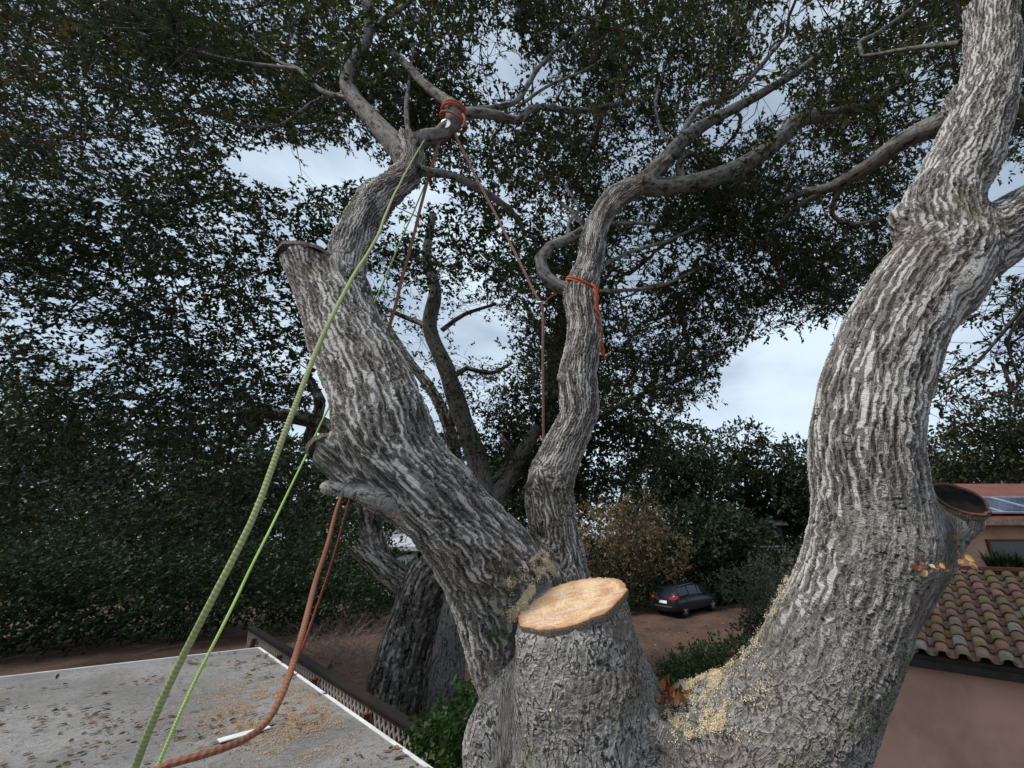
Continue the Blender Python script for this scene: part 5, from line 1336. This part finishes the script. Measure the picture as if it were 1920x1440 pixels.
rope('rope', PP([(664, 900, 2.62), (652, 950, 2.55), (630, 1030, 2.45), (608, 1100, 2.35), (590, 1150, 2.28), (560, 1230, 2.15), (520, 1310, 2.1)]), .013, RM_red, 'dark red doubled line just right of the thick russet rope')
pk = rope('rope', PP([(848, 236, 3.24), (858, 262, 3.24), (905, 356, 3.2), (960, 462, 3.14), (1000, 545, 3.1), (1014, 568, 3.09), (1018, 590, 3.09), (1018, 700, 3.09), (1019, 800, 3.08), (1020, 880, 3.08), (1022, 920, 3.1)]), .021, RM_pink, 'faded pink rope from the pulley through the steel ring, hanging straight down', wob=.002)
def torus_pts(c, ax, r, K=40, turns=1.0, rise=0.0, sq=1.0):
    ax = unit(ax); e1 = unit(np.cross(ax, [0.3, 0.1, .9])); e2 = np.cross(ax, e1)
    q = np.linspace(0, 2 * math.pi * turns, int(K * turns) + 1)
    return c + r * (np.cos(q)[:, None] * e1 + np.sin(q)[:, None] * e2 * sq) + ax * (rise * q / (2 * math.pi))[:, None]
steel = plain('polished_steel', (0.4, 0.4, 0.4), .4, .05, metal=1.0)
# sling and pulley on the upper fork
sl = empty('rope_sling', P(853, 215, 3.28)); tag(sl, 'orange-red rope sling tied round the upper fork above the pulley', 'sling')
axs = P(853, 206, 3.3) - P(848, 234, 3.24)
rope('wrap', torus_pts(P(851, 216, 3.28), axs, .093, 40, 2.0, .03), .02, RM_orange, None, sl, wob=.004)
rope('wrap', torus_pts(P(850, 228, 3.26), axs + np.array([.05, -.03, .0]), .102, 40, 1.0, .0), .018, RM_orange, None, sl, wob=.004)
rope('tail', PP([(868, 215, 3.2), (872, 224, 3.17), (869, 238, 3.16)]), .02, RM_orange, None, sl, wob=0)
pul = empty('pulley', P(838, 236, 3.2)); tag(pul, 'small steel pulley hanging from the sling at the upper fork', 'pulley')
pc = P(838, 237, 3.19)
def disc(name, c, ax, r, th, mat, parent, K=20):
    ax = unit(ax); e1 = unit(np.cross(ax, [0.2, 0.3, .9])); e2 = np.cross(ax, e1); V = []; F = []
    for sgn, rr in ((-1, r * .9), (-1, r), (1, r), (1, r * .9)):
        for k in range(K):
            a = k / K * 2 * math.pi; off = th / 2 if rr == r * .9 else th * .35
            V.append(c + rr * (math.cos(a) * e1 + math.sin(a) * e2) + ax * sgn * off)
    for i in range(3):
        for k in range(K): F.append((i*K+k, i*K+(k+1) % K, (i+1)*K+(k+1) % K, (i+1)*K+k))
    F += [tuple(range(K - 1, -1, -1)), tuple(3*K+k for k in range(K))]
    return mesh(name, V, F, mat, parent, False)
disc('cheek', pc + np.array([0, -.022, 0]), (0, 1, .2), .042, .008, steel, pul); disc('cheek', pc + np.array([0, .022, .0]), (0, 1, .2), .042, .008, steel, pul)
disc('sheave', pc, (0, 1, .2), .03, .03, M['black'], pul)
rope('shackle', torus_pts(pc + np.array([0, 0, .05]), (1, .2, 0), .03, 20), .01, steel, None, pul, 6, .006, wob=0)
# steel ring that turns the pink rope, lashed to the centre limb
rg = empty('rigging_ring', P(1016, 567, 3.08)); tag(rg, 'polished steel ring redirecting the pink rope beside the centre limb', 'ring')
rope('ring', torus_pts(P(1016, 568, 3.07), (-.15, -.45, 1), .042, 28, 1.0, 0, 1), .014, steel, None, rg, 8, .008, wob=0)
rope('lashing', PP([(1024, 565, 3.07), (1034, 556, 3.1), (1046, 548, 3.18), (1062, 540, 3.24)]), .012, RM_red, None, rg, wob=0)
sl2_ = empty('rope_sling', P(1088, 540, 3.22)); tag(sl2_, 'orange-red rope knotted round the centre limb with a hanging twisted tail', 'sling')
axc = P(1108, 494, 3.36) - P(1088, 556, 3.22)
cs_ = P(1090, 541, 3.25)
rope('wrap', torus_pts(cs_, axc + np.array([.1, -.12, 0]), .142, 44, 2.0, .022, 1.0), .019, RM_orange, None, sl2_, wob=.003)
tl_ = PP([(1112, 532, 3.12), (1118, 552, 3.08), (1119, 580, 3.07), (1123, 610, 3.07), (1127, 640, 3.07), (1132, 673, 3.07)])
cst = spline(tl_, .02); q = np.linspace(0, 9 * math.pi, len(cst))
for ph in (0, math.pi):
    rope('tail', cst + np.c_[np.cos(q + ph) * .011, np.sin(q + ph) * .011, np.zeros(len(q))], .019, RM_orange, None, sl2_, step=.02, wob=0)

# ================================================================== small things on and round the oak
def surf(px, py, r=7, dmax=9):
    m = (np.abs(tpx - px) < r) & (np.abs(tpy - py) < r) & (tdp < dmax)
    ids = np.flatnonzero(m)
    k = ids[np.argmin(tdp[ids])]; return TV[k].astype(float), TN[k].astype(float)
def leaf_cluster(name, label, pts, mat, ln, cat='leaves', stem=None, face=None, parent=None):
    r_ = empty(name, pts[0]); tag(r_, label, cat); n = len(pts)
    for p in pts:
        view = unit(np.array([0, 0, H]) - p)
        l = ln * random.uniform(.75, 1.2)
        V, F, k = leaves_geo(np.array([p]), unit(rng.normal(size=(1, 3)) + np.array([[0, 0, -.2]])), (view + rng.normal(0, .55, 3))[None], np.array([l]), np.array([l * .62]))
        big_mesh('leaf', V, F, M[mat], r_, False, {'rnd': ('FACE', 'FLOAT', np.full(k, random.random()))})
    if stem is not None:
        rope('stem', stem, .004, M['twig'], None, r_, 5, .03, wob=0)
    return r_
p0, n0 = surf(1712, 1053); 
leaf_cluster('dead_sprig', 'cluster of small golden dead leaves on the right limb', [p0 + n0 * .05 + (P(1722 + a, 1056 + b, 2) - P(1722, 1056, 2)) for a, b in ((0, 0), (8, -3), (14, 2), (20, -2), (26, 3), (4, 6), (16, 7), (-6, -2), (24, -5))], 'gold_leaf', .032, 'dead leaves')
s0, s1_ = surf(1700, 1040)[0], None
stem = np.array([p0 + n0 * .02, P(1765, 1010, 1.8), P(1800, 1035, 1.78), P(1815, 1048, 1.78)])
leaf_cluster('dead_sprig', 'spray of pale golden leaves on a thin stem beside the tiled roof', [P(1795, 1005, 1.8), P(1787, 1008, 1.8), P(1797, 1032, 1.78), P(1808, 1040, 1.77), P(1816, 1042, 1.78), P(1806, 1050, 1.77), P(1818, 1052, 1.78), P(1812, 1035, 1.78)], 'gold_leaf', .045, 'dead leaves', stem)
pr, nr = surf(1695, 1048)
leaf_cluster('dead_sprig', 'few rust-red leaves stuck on the right limb left of the golden cluster', [pr + nr * .03 + np.array([a, 0, b]) for a, b in ((0, 0), (.02, .01), (.035, -.005))], 'rust_leaf', .03, 'dead leaves')
pc_, ncx = surf(1262, 1318, 12)
leaf_cluster('dead_leaves', 'heap of rust-orange leaves in the crotch beside the stump', [pc_ + np.array([random.uniform(-.09, .05), random.uniform(-.05, .06), random.uniform(.05, .12)]) for _ in range(20)], 'rust_leaf', .055, 'dead leaves')
leaf_cluster('dead_leaves', 'pale dry leaves mixed behind the rust-orange heap in the crotch', [pc_ + np.array([random.uniform(.0, .12), random.uniform(-.03, .08), random.uniform(.04, .09)]) for _ in range(14)], 'dry_leaf', .045, 'dead leaves')
pg, ng = surf(921, 1195, 10)
leaf_cluster('leaf_sprout', 'tiny bright green sprout on the left limb below the sawdust', [pg + ng * .03 + np.array([random.uniform(-.03, .03), random.uniform(-.02, .02), random.uniform(-.02, .03)]) for _ in range(9)], 'green_leaf', .03, 'sprout')
ps, ns = surf(1032, 1322, 8)
leaf_cluster('wood_chips', 'two pale chips stuck on the flaky bark below the stump', [ps + ns * .025, ps + ns * .025 + np.array([.03, 0, .006])], 'chip', .022, 'wood chip')
# dry brush, litter and things on the shaded ground behind the fence
br = []; 
for i in range(230):
    b = G(random.gauss(640, 48), random.uniform(1185, 1255)); a = random.uniform(0, 6.28); l = random.uniform(.5, 1.6); el = random.uniform(.1, .9)
    d = np.array([math.cos(a) * math.cos(el), math.sin(a) * math.cos(el), math.sin(el)]); m_ = b + d * l * .5 + np.array([0, 0, .08]); e = b + d * l + rng.normal(0, .12, 3)
    br += [(b, m_, .009, .006), (m_, e, .006, .002), (m_, m_ + (e - b) * .35 + rng.normal(0, .2, 3), .004, .002)]
V, F = sticks_geo([q[0] for q in br], [q[1] for q in br], np.array([q[2] for q in br]), np.array([q[3] for q in br]))
o = big_mesh('brush_pile', V, F, plain('dry_grey_twig', (0.2, 0.15, 0.12), .9)); tag(o, 'tangle of bare dry branches on the shaded ground behind the fence', 'brush', kind='stuff')
n = 2600
px = rng.uniform(560, 1390, n); py = rng.uniform(1135, 1330, n); gpts = np.array([G(a, b) for a, b in zip(px, py)])
gpts[:, 2] = .03 + .06 * vnoise(gpts * [.35, .35, 0] ) + .03 * vnoise(gpts * [1.3, 1.3, 0] + 7) + .02
o = leaf_object('leaf_litter', gpts, rand_dir(n) * [1, 1, .2], np.tile([0, 0, 1.], (n, 1)) + rng.normal(0, .4, (n, 3)), rng.uniform(.05, .13, n), rng.uniform(.03, .08, n), M['dry_leaf'], None, True)
tag(o, 'dry leaves littering the brown ground and drive', 'leaves', kind='stuff')
tr = empty('trough', G(795, 1345)); tag(tr, 'small dark open trough beside the slim back trunk', 'trough')
tc_ = P(797, 1322, 8.0); tx = unit(np.array([.75, .65, 0])); ty = np.array([-tx[1], tx[0], 0])
def panel(nm, c, hx, hy, hz):
    b = MB(); b.box((0, 0, 0), (2 * hx, 2 * hy, 2 * hz)); Mx = np.stack([tx, ty, [0, 0, 1]], 1); mesh(nm, [Mx @ np.array(v) + c for v in b.v], b.f, M['gutter'], tr)
panel('base', tc_ * [1, 1, 0] + [0, 0, .10], .34, .17, .012)
for sg in (-1, 1):
    panel('side', tc_ * [1, 1, 0] + [0, 0, .24] + ty * .182 * sg, .34, .011, .13); panel('end', tc_ * [1, 1, 0] + [0, 0, .24] + tx * .352 * sg, .011, .17, .13)
mbx = MB(); q0 = G(769, 1312); mbx.tube([q0, P(795, 1268, 8.6), P(820, 1228, 8.5)], [.018, .016, .012], 7); o = mbx.build('stick', M['twig'], None, True); tag(o, 'dark stick leaning against the slim back trunk', 'stick')
mbx = MB(); q0 = G(598, 1275); mbx.tube([q0 + [0, 0, .02], (q0 + G(625, 1236)) / 2 + [0, 0, .08], G(628, 1232) + [0, 0, .05]], [.06, .05, .04], 8); o = mbx.build('log', M['twig'], None, True); tag(o, 'dark short log lying on the ground below the brush', 'log')
